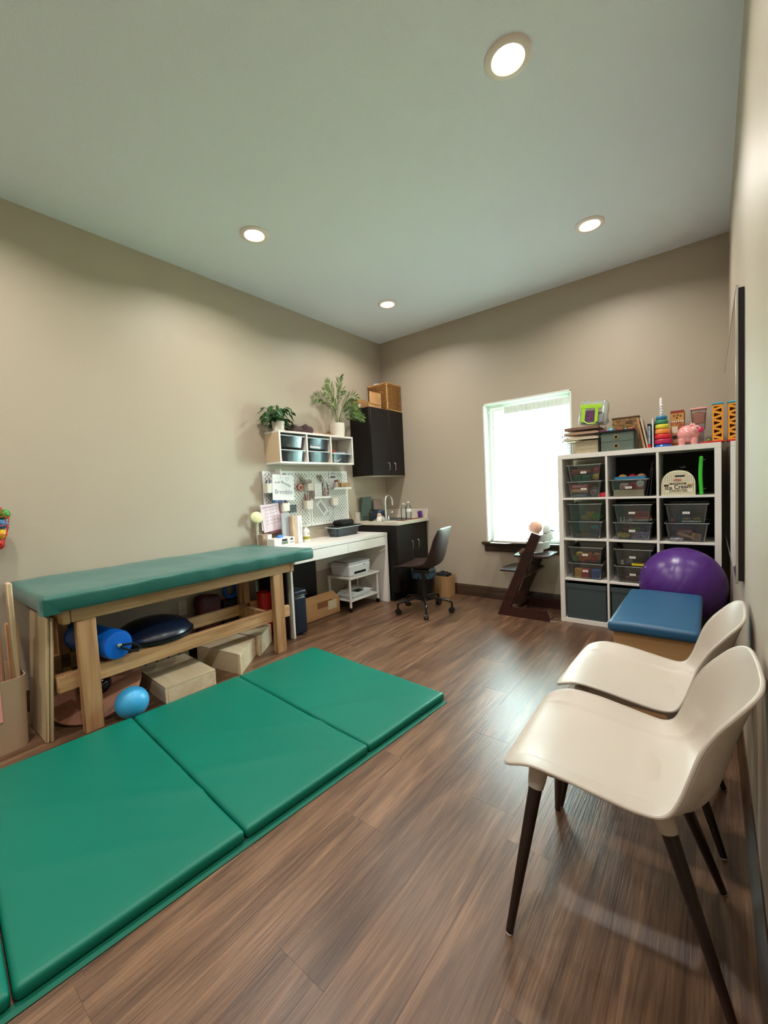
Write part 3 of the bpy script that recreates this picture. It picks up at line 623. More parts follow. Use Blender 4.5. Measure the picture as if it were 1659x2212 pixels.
def smoky(ci, z0, h, lab):
    a_, b_ = cells[ci]; t = T('drawer_bin', lab, 'bin', (.11, (a_+b_)/2, z0), group='smoky blue bins in the wall shelf')
    P('bin_body', tub(MB(), .02, .196, a_+.022, b_-.022, z0, z0+h, .018, .002, .012), BINB, t)
    P('rim', MB().box(.196, .205, a_+.010, b_-.010, z0+h-.004, z0+h+.004, .001).box(.02, .196, a_+.010, a_+.0215, z0+h-.002, z0+h+.002).box(.02, .196, b_-.0215, b_-.010, z0+h-.002, z0+h+.002), mat('pale_blue_rim', (196, 210, 214), .3), t)
smoky(0, 1.675, .105, 'smoky blue bin top left in the wall shelf, brown label inside'); smoky(0, 1.5415, .105, 'smoky blue bin bottom left in the wall shelf holding small bottles')
smoky(1, 1.672, .105, 'smoky blue bin top centre in the wall shelf with a white card'); smoky(1, 1.5415, .105, 'smoky blue bin bottom centre in the wall shelf with pink flowers')
smoky(2, 1.5415, .095, 'smoky blue bin bottom right in the wall shelf full of plastic bags')
a_ = cells[0][0]
for q in range(4):
    ONE('paint_bottle', MB().lathe([(.016, 1.546), (.017, 1.60), (.013, 1.606), (.013, 1.622), (0, 1.622)], (.165, a_+.045+.062*q+(.02 if q else 0), 0), 14), mat('glitter_%d' % q, [(150, 90, 80), (170, 190, 180), (150, 140, 140), (190, 150, 140)][q], .3),
        ['reddish', 'pale green', 'grey', 'peach'][q] + ' small bottle in the bottom left bin of the wall shelf', 'bottle', 'small bottles in the wall shelf bin')
ONE('craft_box', MB().box(.16, .185, a_+.09, a_+.175, 1.684, 1.735, .002), mat('orange_kraft', (180, 130, 92), .6), 'brown card box in the top left bin of the wall shelf', 'box')
ONE('purple_wrap', MB().rbox(.05, .15, a_+.05, a_+.23, 1.682, 1.775, .02, (3, 4, 3), 2, lambda v: v + Vector((.01*noise.noise(v*30), .01*noise.noise(v*31), .008*noise.noise(v*29)))), mat('purple_wrap', (110, 70, 120), .5, rgb2=(60, 70, 130), vscale=30), 'crumpled purple wrapping in the top left bin of the wall shelf', 'wrapping')
a_ = cells[1][0]
ONE('white_card', MB().box(.184, .187, a_+.05, a_+.19, 1.684, 1.76, .0), PAPER, 'white card standing in the top centre bin of the wall shelf', 'card')
for q, (dy, dz) in enumerate(((.045, .03), (.20, .085), (.23, .07))):
    ONE('silk_flower', MB().sph((.17, a_+dy+.02, 1.55+dz), .016, (1, 1.2, .8), 10), mat('pink_silk', (206, 84, 120), .7), ['pink silk flower low at the left of the bottom centre bin', 'pink silk flower high in the bottom centre bin', 'pink silk flower at the right of the bottom centre bin'][q], 'flower', 'silk flowers in the wall shelf bin')
a_ = cells[2][0]
ONE('plastic_bags', MB().rbox(.04, .185, a_+.04, a_+.25, 1.552, 1.655, .02, (5, 6, 4), 2, lambda v: v + Vector((.012*noise.noise(v*40), .014*noise.noise(v*37), .014*noise.noise(v*33)))), mat('crumpled_film', (190, 200, 204), .2, rgb2=(120, 140, 150), vscale=40), 'crumpled clear plastic bags in the bottom right bin of the wall shelf', 'bags')
ONE('red_packet', MB().rbox(.10, .18, a_+.03, a_+.09, 1.658, 1.672, .005, (2, 2, 1), 2), RED, 'red packet lying on the bags in the wall shelf', 'packet')

# plants
LEAF = mat('pothos_leaf', (46, 104, 34), .4, rgb2=(24, 66, 22), vscale=14); PALM = mat('palm_leaf', (92, 120, 44), .5, rgb2=(54, 80, 28), vscale=20)
POT = mat('white_ceramic', (226, 220, 208), .35)
t = T('potted_pothos', 'small bushy green plant in a white pot at the left end of the wall shelf', 'plant', (.115, -1.735, 1.8225))
P('pot', MB().lathe([(.042, 1.8225), (.05, 1.83), (.060, 1.915), (.057, 1.917), (.053, 1.905), (0, 1.905)], (.115, -1.735, 0), 28), POT, t)
lm = bmesh.new(); Lp = [(0, 0), (.018, .012), (.024, .03), (.018, .052), (0, .075), (-.018, .052), (-.024, .03), (-.018, .012)]
vv = [lm.verts.new((x, y, .004*abs(x)/.024 - .01*(y/.075)**2)) for x, y in Lp]; cvs = lm.verts.new((0, .035, -.006))
for q in range(8): lm.faces.new((vv[q], vv[(q+1) % 8], cvs))
lme = bpy.data.meshes.new('leaf'); lm.to_mesh(lme); lm.free(); lme.materials.append(LEAF)
rl = random.Random(3); stems = MB()
for q in range(84):
    th_ = rl.uniform(0, 2*PI); ph = rl.uniform(-.2, 1.0); r_ = rl.uniform(.03, .135)
    cx_ = max(.045, .115 + r_*math.cos(th_)*.75); cy_ = -1.735 + r_*math.sin(th_)*1.15; cz_ = 1.945 + .155*ph*(1-r_*3.0) + (-.07 if q % 9 == 0 else 0)
    o = bpy.data.objects.new('leaf', lme); COL.objects.link(o); o.parent = t; o.location = Vector((cx_, cy_, cz_)) - t.location
    o.rotation_euler = (rl.uniform(-1.45, -.25), rl.uniform(-.5, .5), th_ - PI/2 + rl.uniform(-.5, .5)); s_ = rl.uniform(.75, 1.1); o.scale = (s_,)*3
    stems.tube([(.115, -1.735, 1.915), ((.115+cx_)/2, (-1.735+cy_)/2, (1.93+cz_)/2+.02), (cx_, cy_, cz_)], .0014, 4)
P('stems', stems, LEAF, t)
t = T('potted_palm', 'feathery palm in a white pot at the right end of the wall shelf', 'plant', (.12, -.955, 1.8225))
P('pot', MB().lathe([(.062, 1.8225), (.072, 1.83), (.078, 1.90), (.076, 1.968), (.071, 1.97), (.07, 1.95), (0, 1.95)], (.12, -.955, 0), 28), POT, t)
rp_ = random.Random(11)
for q, (dy, dx, H_, drop) in enumerate([(-.36, .05, .30, .08), (-.27, .10, .33, .03), (-.14, .02, .43, .02), (-.03, .10, .47, .0), (.07, .03, .40, .04), (.18, .12, .34, .05), (.30, .06, .22, .07), (.24, .14, .14, .06), (-.20, .14, .24, .06), (.10, .15, .24, .05), (.36, .02, .30, .1)]):
    mb = MB(); p0 = Vector((.12+.1*dx, -.955+.05*dy, 1.955)); pts = []
    for k_ in range(15):
        u = k_/14; pts.append(Vector((p0.x + dx*u**1.3, p0.y + dy*(u**1.4), p0.z + H_*math.sin(u*PI/2*1.05) - drop*u**3)))
    mb.tube(pts, [.0028*(1-.7*k_/14) for k_ in range(15)], 5)
    for k_ in range(5, 15):
        for sub in (0, .5):
            if k_ == 14 and sub: continue
            p = pts[k_].lerp(pts[min(14, k_+1)], sub); tg = (pts[min(14, k_+1)] - pts[k_-1]).normalized(); sd = tg.cross(Vector((1, .2, .1))).normalized()
            Ln = .105*math.sin(PI*min(1, (k_-3.6+sub)/11.5))**.6
            for s in (-1, 1):
                d_ = (tg*.75 + sd*s*.75 + Vector((rp_.uniform(-.15, .25), 0, rp_.uniform(-.18, .05)))).normalized(); e_ = p + d_*Ln; e_.x = max(e_.x, .006); e_.z -= .012
                w_ = d_.cross(Vector((1, 0, 0))).normalized()*.0055; mid = p.lerp(e_, .45)
                mb.bm.faces.new([mb.bm.verts.new(v) for v in (p, mid+w_, e_, mid-w_)])
    P('frond', mb, PALM, t, ang=180)
ONE('driftwood', MB().rbox(.04, .15, -1.60, -1.33, 1.8235, 1.90, .02, (5, 12, 4), 3, lambda v: v + Vector((.02*noise.noise(v*22), .02*noise.noise(v*19), .035*noise.noise(v*17) if v.z > 1.84 else 0))), mat('dark_bark', (86, 58, 56), .8, rgb2=(44, 28, 28), vscale=25, bump=.6, bscale=60), 'dark knotted piece of driftwood on the wall shelf between the plants', 'driftwood')
ONE('wood_tray', MB().lathe([(0, 1.8235), (.088, 1.8235), (.098, 1.835), (.094, 1.836), (.085, 1.8275), (0, 1.8275)], (.105, -1.14, 0), 30), mat('bamboo', (176, 122, 72), .5), 'shallow round wooden tray beside the palm pot on the wall shelf', 'tray')
ONE('shell_string', MB().tube([(.17, -1.36+.012*q, 1.830+.004*math.sin(q*1.4)) for q in range(12)], .005, 6), mat('shell_beads', (206, 170, 150), .5), 'pale bead string lying in front of the driftwood', 'beads')

# ================================================================== peg boards
def pegboard2(y0, label):
    t = T('peg_board', label, 'peg board', (.012, y0+.28, .902), group='white slotted peg boards')
    mb = MB(); zt = 1.462; ys = [0.]; zz = [0.]
    for i in range(28): c_ = .01+i*.02; ys += [c_-.0036, c_+.0036]
    ys.append(.56); z_ = .009; rows_ = []
    for j in range(28): c_ = .01+j*.02; zz += [c_-.0082, c_+.0082]
    zz.append(.56); V = {}
    def vt(i, j):
        if (i, j) not in V: V[(i, j)] = mb.bm.verts.new((.0175, y0+ys[i], zt-zz[j]))
        return V[(i, j)]
    for i in range(len(ys)-1):
        for j in range(len(zz)-1):
            if i % 2 and j % 2 and ((i-1)//2 + (j-1)//2) % 2 == 0 and 0 < (i-1)//2 < 27 and 0 < (j-1)//2 < 27: continue
            mb.bm.faces.new((vt(i, j), vt(i, j+1), vt(i+1, j+1), vt(i+1, j)))
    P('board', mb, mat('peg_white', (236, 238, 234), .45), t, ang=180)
    P('backing', MB().box(.0165, .0172, y0+.0, y0+.56, zt-.56, zt).box(.001, .0165, y0+.03, y0+.05, zt-.53, zt-.03), mat('peg_shadow', (40, 42, 38), .9), t)  # dark sheet added behind the slots, standing in for the shade in the gap
    e = MB(); ring_y = [(y0-.001, y0+.56+.001)]
    e.box(.012, .019, y0-.003, y0, zt-.563, zt+.003).box(.012, .019, y0+.56, y0+.563, zt-.563, zt+.003).box(.012, .019, y0, y0+.56, zt, zt+.003).box(.012, .019, y0, y0+.56, zt-.563, zt-.56)
    P('edge_lip', e, mat('peg_white'), t)
    return t
pegboard2(-1.872, 'left white slotted peg board on the wall, partly hidden by papers'); pegboard2(-1.300, 'right white slotted peg board on the wall beside the sink cabinet')
PEGW = mat('peg_white'); BEI = mat('beige_cup', (226, 222, 210), .45)
def cup(y0, y1, z0, z1, lab, d=.075):
    t = T('pegboard_cup', lab, 'cup', (.02+d/2, (y0+y1)/2, z0), group='square white cups hooked on the peg boards')
    P('cup_body', tub(MB(), .021, .021+d, y0, y1, z0, z1, .008, .002, .002), BEI, t); return t
def pens(cx, y0, y1, zb, zt, cs, where_, seed=0):
    r = random.Random(seed)
    for q, (cn, rgb) in enumerate(cs):
        y = y0 + (y1-y0)*(q+.5)/len(cs); x = cx + r.uniform(-.012, .012)
        t = T('pen', f'{cn} pen standing in the {where_}', 'pen', (x, y, zb))
        top = Vector((x + r.uniform(-.008, .01), y + r.uniform(-.012, .012), zt + r.uniform(-.015, .02))); b_ = Vector((x, y, zb)); md = b_.lerp(top, .72)
        P('barrel', MB().cyl(b_, md, .0045, n=8), C('pen_'+cn.replace(' ', '_'), rgb, .35), t); P('cap', MB().cyl(md+(top-md)*.01, top, .0055, .004, n=8), C('pen_'+cn.replace(' ', '_'), rgb, .35), t)
cup(-1.885, -1.80, 1.258, 1.345, 'white cup at the upper left of the left peg board'); pens(.055, -1.878, -1.81, 1.262, 1.385, [('black', (20, 20, 22)), ('cream', (222, 214, 196)), ('bright blue', (20, 110, 180))], 'upper left peg board cup', 1)
cup(-1.395, -1.31, 1.262, 1.335, 'white cup bridging the two peg boards, upper of two')
cup(-1.72, -1.635, 1.078, 1.155, 'white cup low on the left peg board, crammed with marker caps'); pens(.055, -1.712, -1.642, 1.082, 1.195, [('red', (190, 20, 30)), ('pink', (222, 180, 170)), ('maroon', (70, 20, 30)), ('brown', (70, 40, 36)), ('navy', (40, 34, 90))], 'lower left peg board cup', 2)
cup(-1.42, -1.335, 1.078, 1.165, 'white cup between the peg boards holding scissors and pens'); pens(.055, -1.412, -1.345, 1.082, 1.225, [('grey', (110, 110, 112)), ('dark red', (120, 30, 30)), ('orange', (226, 86, 34)), ('silver', (190, 190, 190)), ('olive', (110, 104, 50))], 'cup between the peg boards', 3)
cup(-1.035, -.955, 1.095, 1.175, 'empty white cup on the right peg board', .06)
ONE('tape_roll', MB().lathe([(.014, -.01), (.034, -.01), (.036, -.008), (.036, .008), (.034, .01), (.014, .01), (.014, -.01)], (.052, -1.462, 1.300), 26, Matrix.Rotation(PI/2, 4, 'Y'), open_=True), mat('russet', (150, 66, 30), .4), 'russet tape roll hanging on the left peg board', 'tape roll')
ONE('grey_cap_hat', MB().rbox(  .024, .10, -1.43, -1.335, 1.338, 1.378, .018, (2, 3, 2), 3), mat('grey_cloth', (160, 158, 148), .8), 'grey rolled cloth in the upper cup between the peg boards', 'cloth')
ONE('hanging_plant_sprig', MB().tube([(.03, -1.44, 1.40), (.045, -1.425, 1.36), (.05, -1.41, 1.33)], .006, 6).tube([(.03, -1.42, 1.41), (.05, -1.40, 1.37), (.05, -1.39, 1.34)], .005, 6), mat('olive_sprig', (126, 128, 92), .8), 'dried olive sprig beside the cup between the peg boards', 'sprig')
ONE('green_sprig', MB().tube([(.03, -1.19, 1.42), (.045, -1.18, 1.39), (.04, -1.165, 1.36)], .009, 6).tube([(.03, -1.16, 1.42), (.045, -1.15, 1.39)], .008, 6), mat('olive_sprig'), 'dried green sprig behind the clear jar on the right peg board', 'sprig')
# drawing with pencil lettering and heart
t = T('child_drawing', 'white sheet with pencilled bubble lettering and a heart on the left peg board', 'drawing', (.05, -1.635, 1.19))
tilt = math.radians(-3)
P('sheet', MB().box(.0, .0012, -.125, .125, -.12, .12, 0, Matrix.Translation((.098, -1.705, 1.305)) @ Matrix.Rotation(tilt, 4, 'X')), PAPER, t)
P('clip', MB().box(.021, .102, -1.735, -1.720, 1.395, 1.475, .003), WHITEM, t)
PEN = mat('pencil_grey', (150, 148, 160), .8)
text(t, 'Brendalo', .060, (.1002, -1.705, 1.262), 'x', PEN, tilt=tilt, sx=.95)
text(t, 'Birthday', .036, (.1002, -1.67, 1.335), 'x', PEN, tilt=tilt-.35); text(t, 'from', .03, (.1002, -1.77, 1.355), 'x', PEN, tilt=tilt+.15)
hp = [(.1003, -1.655+.020*math.sin(a_)**3, 1.385+.0012*(13*math.cos(a_)-5*math.cos(2*a_)-2*math.cos(3*a_)-math.cos(4*a_))) for a_ in [k_*2*PI/24 for k_ in range(24)]]
P('heart_outline', MB().tube(hp, .0011, 4, closed=True), PEN, t)
ONE('pink_triangle_magnet', MB().prism([(-1.640, 1.412), (-1.600, 1.412), (-1.628, 1.445)], .0192, .0232, 'x'), mat('pink_felt', (216, 110, 140), .7), 'pink triangle pinned at the top of the left peg board', 'magnet')
ONE('blue_pouch', MB().rbox(.03, .085, -1.80, -1.695, 1.165, 1.27, .012, (2, 3, 3), 3), mat('blue_pouch', (96, 146, 200), .4, rgb2=(40, 80, 130), vscale=12), 'blue pouch tucked under the drawing on the left peg board', 'pouch')
ONE('dark_patch', MB().box(.04, .045, -1.60, -1.515, 1.058, 1.132, .001, None), mat('slate_card', (70, 76, 80), .5, rgb2=(30, 34, 38), vscale=40), 'dark grey square card on the left peg board', 'card')
# pink schedule sheets
def sheet(y, z, w, h, tl, x, label, rgb, rows=0):
    t = T('paper_chart', label, 'paper', (x, y, z-h/2)); M = Matrix.Translation((x, y, z)) @ Matrix.Rotation(tl, 4, 'X')
    P('sheet', MB().box(0, .0012, -w/2, w/2, -h/2, h/2, 0, M), C('chart_%d_%d_%d' % rgb, rgb, .7), t)
    if rows:
        mk = MB()
        for cc in (-.22, -.02, .16, .34):
            for k_ in range(rows): mk.box(.0014, .0018, cc*w-.004, cc*w+.004, h*(.30-.13*k_)-.004, h*(.30-.13*k_)+.004, 0, M)
        P('printed_marks', mk, INK, t, kind='stuff')
        P('frame_lines', MB().box(.0014, .0017, -w*.33, -w*.31, -h*.42, h*.4, 0, M).box(.0014, .0017, w*.06, w*.08, -h*.42, h*.4, 0, M).box(.0014, .0017, -w*.42, w*.42, h*.38, h*.44, 0, M), mat('mauve_ink', (200, 176, 186), .7), t)
sheet(-1.835, 1.03, .20, .25, math.radians(6), .060, 'pink and white printed chart hanging lowest on the left peg board', (232, 214, 222), 5)
sheet(-1.895, 1.035, .10, .235, math.radians(2), .056, 'narrow white printed chart at the left corner of the left peg board', (238, 232, 236), 5)
sheet(-1.775, 1.0, .17, .22, math.radians(9), .050, 'dusty pink sheet behind the printed charts', (190, 122, 136))
# leaflets and boxes on the desk
ONE('grey_folder', MB().box(.10, .115, -1.76, -1.675, .768, 1.06, .003, MX((0, 0, 0))), mat('grey_card', (168, 172, 176), .5), 'tall grey folder standing on the left of the desk', 'folder')
t = T('kraft_box', 'tall narrow kraft and white box standing on the desk against the peg boards', 'box', (.10, -1.53, .767))
P('box_body', MB().box(.075, .155, -1.67, -1.555, .7675, 1.03, .002), mat('kraft_print', (206, 182, 156), .6, rgb2=(188, 160, 134), vscale=14), t)
P('white_side', MB().box(.1552, .157, -1.608, -1.556, .769, 1.028), PAPER, t); P('sprig_print', MB().tube([(.1574, -1.58, .84), (.1574, -1.577, .92), (.1574, -1.585, .98)], .0012, 4).tube([(.1574, -1.58, .88), (.1574, -1.567, .90)], .001, 4).tube([(.1574, -1.58, .90), (.1574, -1.595, .93)], .001, 4), INK, t)
t = T('lotion_bottle', 'white lotion pump bottle with an olive band on the desk', 'bottle', (.12, -1.48, .767))
P('bottle', MB().lathe([(.034, .7675), (.036, .775), (.036, .865), (.028, .885), (.012, .895), (.012, .91)], (.14, -1.495, 0), 24), mat('white_gloss'), t)
P('label_band', MB().lathe([(.0364, .79), (.0364, .818)], (.14, -1.495, 0), 24, open_=True), mat('olive_band', (158, 156, 48), .5), t)
P('pump', MB().cyl((.14, -1.495, .91), (.14, -1.495, .935), .006, n=10).rbox(.13, .15, -1.525, -1.48, .935, .95, .006), PET, t)
text(t, 'Hand\nWash', .014, (.1775, -1.495, .845), 'x', INK)
t = T('wipes_box', 'white tissue-style box with blue sheet showing on the desk beside the table pad', 'box', (.16, -1.825, .767))
P('box_body', MB().box(.12, .235, -1.950, -1.720, .7675, .845, .002), mat('box_white', (226, 222, 214), .5), t)
P('blue_glove', MB().sph((.17, -1.835, .848), .03, (.8, 1.1, .8), 14), mat('nitrile_blue', (56, 130, 220), .4), t)
P('printed_panel', MB().box(.2352, .236, -1.865, -1.805, .815, .838).box(.2352, .236, -1.770, -1.740, .82, .836), BLACKP, t); P('green_panel', MB().box(.2352, .236, -1.870, -1.800, .79, .812), mat('moss_print', (92, 116, 86), .6), t)
text(t, 'GLOVES', .014, (.2366, -1.756, .80), 'x', INK)
t = T('tissue_box', 'brown patterned tissue box behind the table pad at the left end of the desk', 'box', (.1, -1.955, .767))
P('box_body', MB().box(.045, .115, -1.980, -1.885, .7675, .885, .002), mat('brown_pattern', (176, 152, 128), .6, rgb2=(150, 124, 100), vscale=50), t)
P('white_panel', MB().box(.1152, .117, -1.930, -1.885, .80, .88), PAPER, t)
t = T('task_lamp', 'pale yellow-green round lamp head at the left end of the desk', 'lamp', (.025, -1.97, .767))
P('lamp_base', MB().cyl((.024, -1.965, .7675), (.024, -1.965, .785), .018, n=20), mat('pale_green_plastic', (216, 218, 172), .4), t)
P('stem', MB().tube([(.024, -1.965, .785), (.03, -1.975, .88), (.045, -1.985, .95), (.06, -1.995, 1.0)], .012, 8), mat('cream_stem', (232, 228, 206), .4), t)
P('lamp_head', MB().lathe([(.0, .022), (.03, .02), (.052, .008), (.056, -.006), (.05, -.012), (0, -.012)], (.07, -2.0, 1.045), 28, Matrix.Rotation(math.radians(65), 4, 'Y') @ Matrix.Rotation(.3, 4, 'X')), mat('pale_green_plastic'), t)
# items on right board
t = T('pegboard_shelf', 'white ledge at the top right of the right peg board', 'shelf', (.06, -.84, 1.27), group='white ledges on the right peg board')
P('ledge', MB().box(.0195, .105, -1.04, -.765, 1.262, 1.266).box(.101, .105, -1.04, -.765, 1.266, 1.286, .001), PEGW, t)
t = T('pegboard_shelf', 'white ledge under the clear jar on the right peg board', 'shelf', (.06, -1.15, 1.17), group='white ledges on the right peg board')
P('ledge', MB().box(.0195, .095, -1.315, -1.09, 1.178, 1.182).box(.091, .095, -1.315, -1.09, 1.182, 1.20, .001), PEGW, t)
t = T('wood_sign', 'small tan wooden block with letters on the upper ledge of the right peg board', 'sign', (.08, -.82, 1.267))
P('block', MB().box(.06, .085, -.905, -.765, 1.2665, 1.335, .002), mat('tan_block', (184, 146, 98), .6, var=.15), t); text(t, 'RICE', .034, (.0856, -.835, 1.30), 'x', mat('tan_letters', (212, 182, 134), .6))
sh = ONE('salt_shaker', MB().lathe([(.016, 1.2665), (.018, 1.30), (.015, 1.325), (.015, 1.345), (0, 1.345)], (.07, -.97, 0), 16), mat('pink_white', (220, 206, 200), .4), 'white cylinder with a reddish top on the upper peg board ledge', 'shaker')
P('lid', MB().cyl((.07, -.97, 1.3455), (.07, -.97, 1.365), .016, n=16), DKR, sh, 'dark red cap')
ONE('kraft_tin', MB().box(.045, .07, -.945, -.912, 1.2665, 1.37, .002), mat('bronze_tin', (160, 128, 84), .5), 'bronze-topped narrow box beside the wooden block', 'box')
t = T('info_card', 'white card with a dark strip behind the upper ledge of the right peg board', 'card', (.025, -.955, 1.30))
P('card_sheet', MB().box(.021, .0225, -1.02, -.915, 1.29, 1.462), PAPER, t); P('dark_strip', MB().box(.0228, .0235, -1.005, -.93, 1.39, 1.41), INK, t); text(t, 'welcome', .02, (.0238, -.967, 1.44), 'x', INK)
t = T('clear_jar', 'clear bottle with white lid and red sweets inside on the lower ledge', 'jar', (.06, -1.13, 1.183))
P('jar_body', MB().lathe([(.033, 1.1835), (.035, 1.19), (.035, 1.31), (.02, 1.345), (.018, 1.36)], (.056, -1.125, 0), 22), PET, t); P('jar_lid', MB().cyl((.056, -1.125, 1.3605), (.056, -1.125, 1.385), .022, n=20), WHITEM, t)
for q in range(14): 
    rr_ = random.Random(q); P('sweet', MB().sph((.056+rr_.uniform(-.018, .018), -1.125+rr_.uniform(-.02, .02), 1.197+.0065*q), .008, (1, 1, 1), 8), C('sweet_red', (190, 50, 60), .3) if q % 2 else C('sweet_pale', (226, 190, 190), .3), t)
ONE('leaflet', MB().box(.06, .062, -1.28, -1.175, 1.2, 1.335, .0, None), PAPER, 'white leaflet standing on the lower ledge beside the clear jar', 'leaflet')
ONE('maroon_booklet', MB().box(.05, .056, -1.308, -1.285, 1.185, 1.315, .001), mat('mauve_cover', (150, 110, 120), .5), 'mauve booklet at the left end of the lower ledge', 'booklet')
t = T('magazine', 'grey and white leaflet with diagonal print hanging under the lower ledge', 'leaflet', (.03, -1.16, .99))
P('cover', MB().box(.0215, .024, -1.275, -1.06, .99, 1.172), mat('silver_cover', (190, 190, 186), .5), t)
Md = Matrix.Translation((.0245, -1.15, 1.08)) @ Matrix.Rotation(math.radians(38), 4, 'X')
P('white_band', MB().box(0, .0006, -.045, .045, -.085, .085, 0, Md), PAPER, t); P('print_lines', MB().box(.0008, .0012, -.022, -.012, -.06, .06, 0, Md).box(.0008, .0012, -.004, .006, -.06, .06, 0, Md).box(.0008, .0012, .014, .022, -.06, .06, 0, Md), INK, t)
# right end of desk: bin with black hat
t = T('drawer_bin', 'smoky blue bin on the right of the desk holding crumpled white plastic', 'bin', (.17, -1.03, .767))
P('bin_body', tub(MB(), .06, .235, -1.15, -.80, .7675, .862, .02, .002, .02), BINB, t); P('rim', MB().box(.2352, .242, -1.16, -.79, .858, .866, .001).box(.052, .0595, -1.16, -.79, .858, .866, .001).box(.0595, .2352, -1.16, -1.1505, .858, .866, .001).box(.0595, .2352, -.7995, -.79, .858, .866, .001), mat('pale_blue_rim'), t)
ONE('plastic_wrap', MB().rbox(.09, .205, -1.115, -.835, .773, .815, .012, (5, 9, 2), 2, lambda v: v + Vector((.008*noise.noise(v*40), .008*noise.noise(v*41), .016*noise.noise(v*38)))), mat('crumpled_film'), 'crumpled white plastic in the bin on the desk', 'plastic')
t = T('black_hat', 'black brimmed hat lying on top of the desk bin', 'hat', (.15, -1.0, .867))
P('crown', MB().rbox(.08, .22, -1.08, -.86, .872, .935, .03, (3, 5, 2), 4, lambda v: v + Vector((0, 0, .006*noise.noise(v*20)))), BLACKF, t); P('brim', MB().rbox(.055, .245, -1.12, -.78, .8665, .873, .003, (4, 6, 1), 1, lambda v: v + Vector((0, 0, .012*abs(v.y+.97)))), BLACKF, t)

# ================================================================== on top of the upper cabinet
WICK = mat('wicker', (190, 140, 78), .7, rgb2=(112, 70, 32), vscale=70, bump=1.0, bscale=90, bdist=.006)
t = T('wicker_basket', 'square woven wicker basket on top of the corner cabinet', 'basket', (.16, -.15, 2.165))
P('basket_body', tub(MB(), .02, .30, -.285, -.012, 2.165, 2.475, .012, .008, .006), WICK, t)
for z in (2.17, 2.475):
    P('rim_braid', MB().tube([(.30, -.285, z+.002), (.30, -.012, z+.002), (.02, -.012, z+.002), (.02, -.285, z+.002)], .0095, 8, closed=True), mat('wicker_light', (206, 164, 102), .6, rgb2=(160, 112, 60), vscale=60, bump=.8, bscale=80), t)
P('corner_post', MB().cyl((.30, -.285, 2.175), (.30, -.285, 2.47), .008, n=8), mat('wicker_light'), t)
for q in range(17):
    z = 2.192 + q*.0165
    P('weave_strand', MB().tube([(.302 + .0025*math.cos((k_+q)*PI), -.272+.0185*k_, z+.002*math.sin(k_*1.9+q)) for k_ in range(15)], .0062, 5), WICK, t)
    P('weave_strand', MB().tube([(.292-.0185*k_, -.287 + .0025*math.cos((k_+q)*PI), z+.002*math.sin(k_*1.7+q)) for k_ in range(15)], .0062, 5), WICK, t)
for q in range(3):
    ONE('crumpled_paper', MB().rbox(.05+.07*q, .13+.07*q, -.25+.03*q, -.12+.02*q, 2.43, 2.51-.012*q, .02, (3, 3, 3), 2, lambda v: v + Vector((.012*noise.noise(v*30), .012*noise.noise(v*31), .014*noise.noise(v*29)))), PAPER,
        ['crumpled white paper at the wall side of the wicker basket', 'crumpled white paper in the middle of the wicker basket', 'crumpled white paper at the front of the wicker basket'][q], 'paper', 'crumpled papers in the wicker basket')
t = T('cardboard_box', 'open brown cardboard box with raised flap on top of the corner cabinet', 'box', (.15, -.46, 2.165))
cb = MB(); x0, x1, y0, y1, z0, h = .04, .27, -.60, -.36, 2.165, 2.235
cb.box(x0, x1, y0, y0+.004, z0, h).box(x0, x1, y1-.004, y1, z0, h).box(x0, x0+.004, y0, y1, z0, h).box(x1-.004, x1, y0, y1, z0, h-.02).box(x0, x1, y0, y1, z0, z0+.004)
P('carton', cb, CARD, t)
P('flap', MB().box(0, .004, -.105, .10, 0, .13, 0, Matrix.Translation((.272, -.475, 2.212)) @ Matrix.Rotation(.03, 4, 'Y')), CARD, t); P('flap', MB().box(-.004, 0, -.115, .115, 0, .08, 0, Matrix.Translation((.038, -.48, 2.236)) @ Matrix.Rotation(-.25, 4, 'Y')), CARD, t)
P('round_label', MB().cyl((.14, -.6005, 2.20), (.14, -.602, 2.20), .02, n=18), PAPER, t)

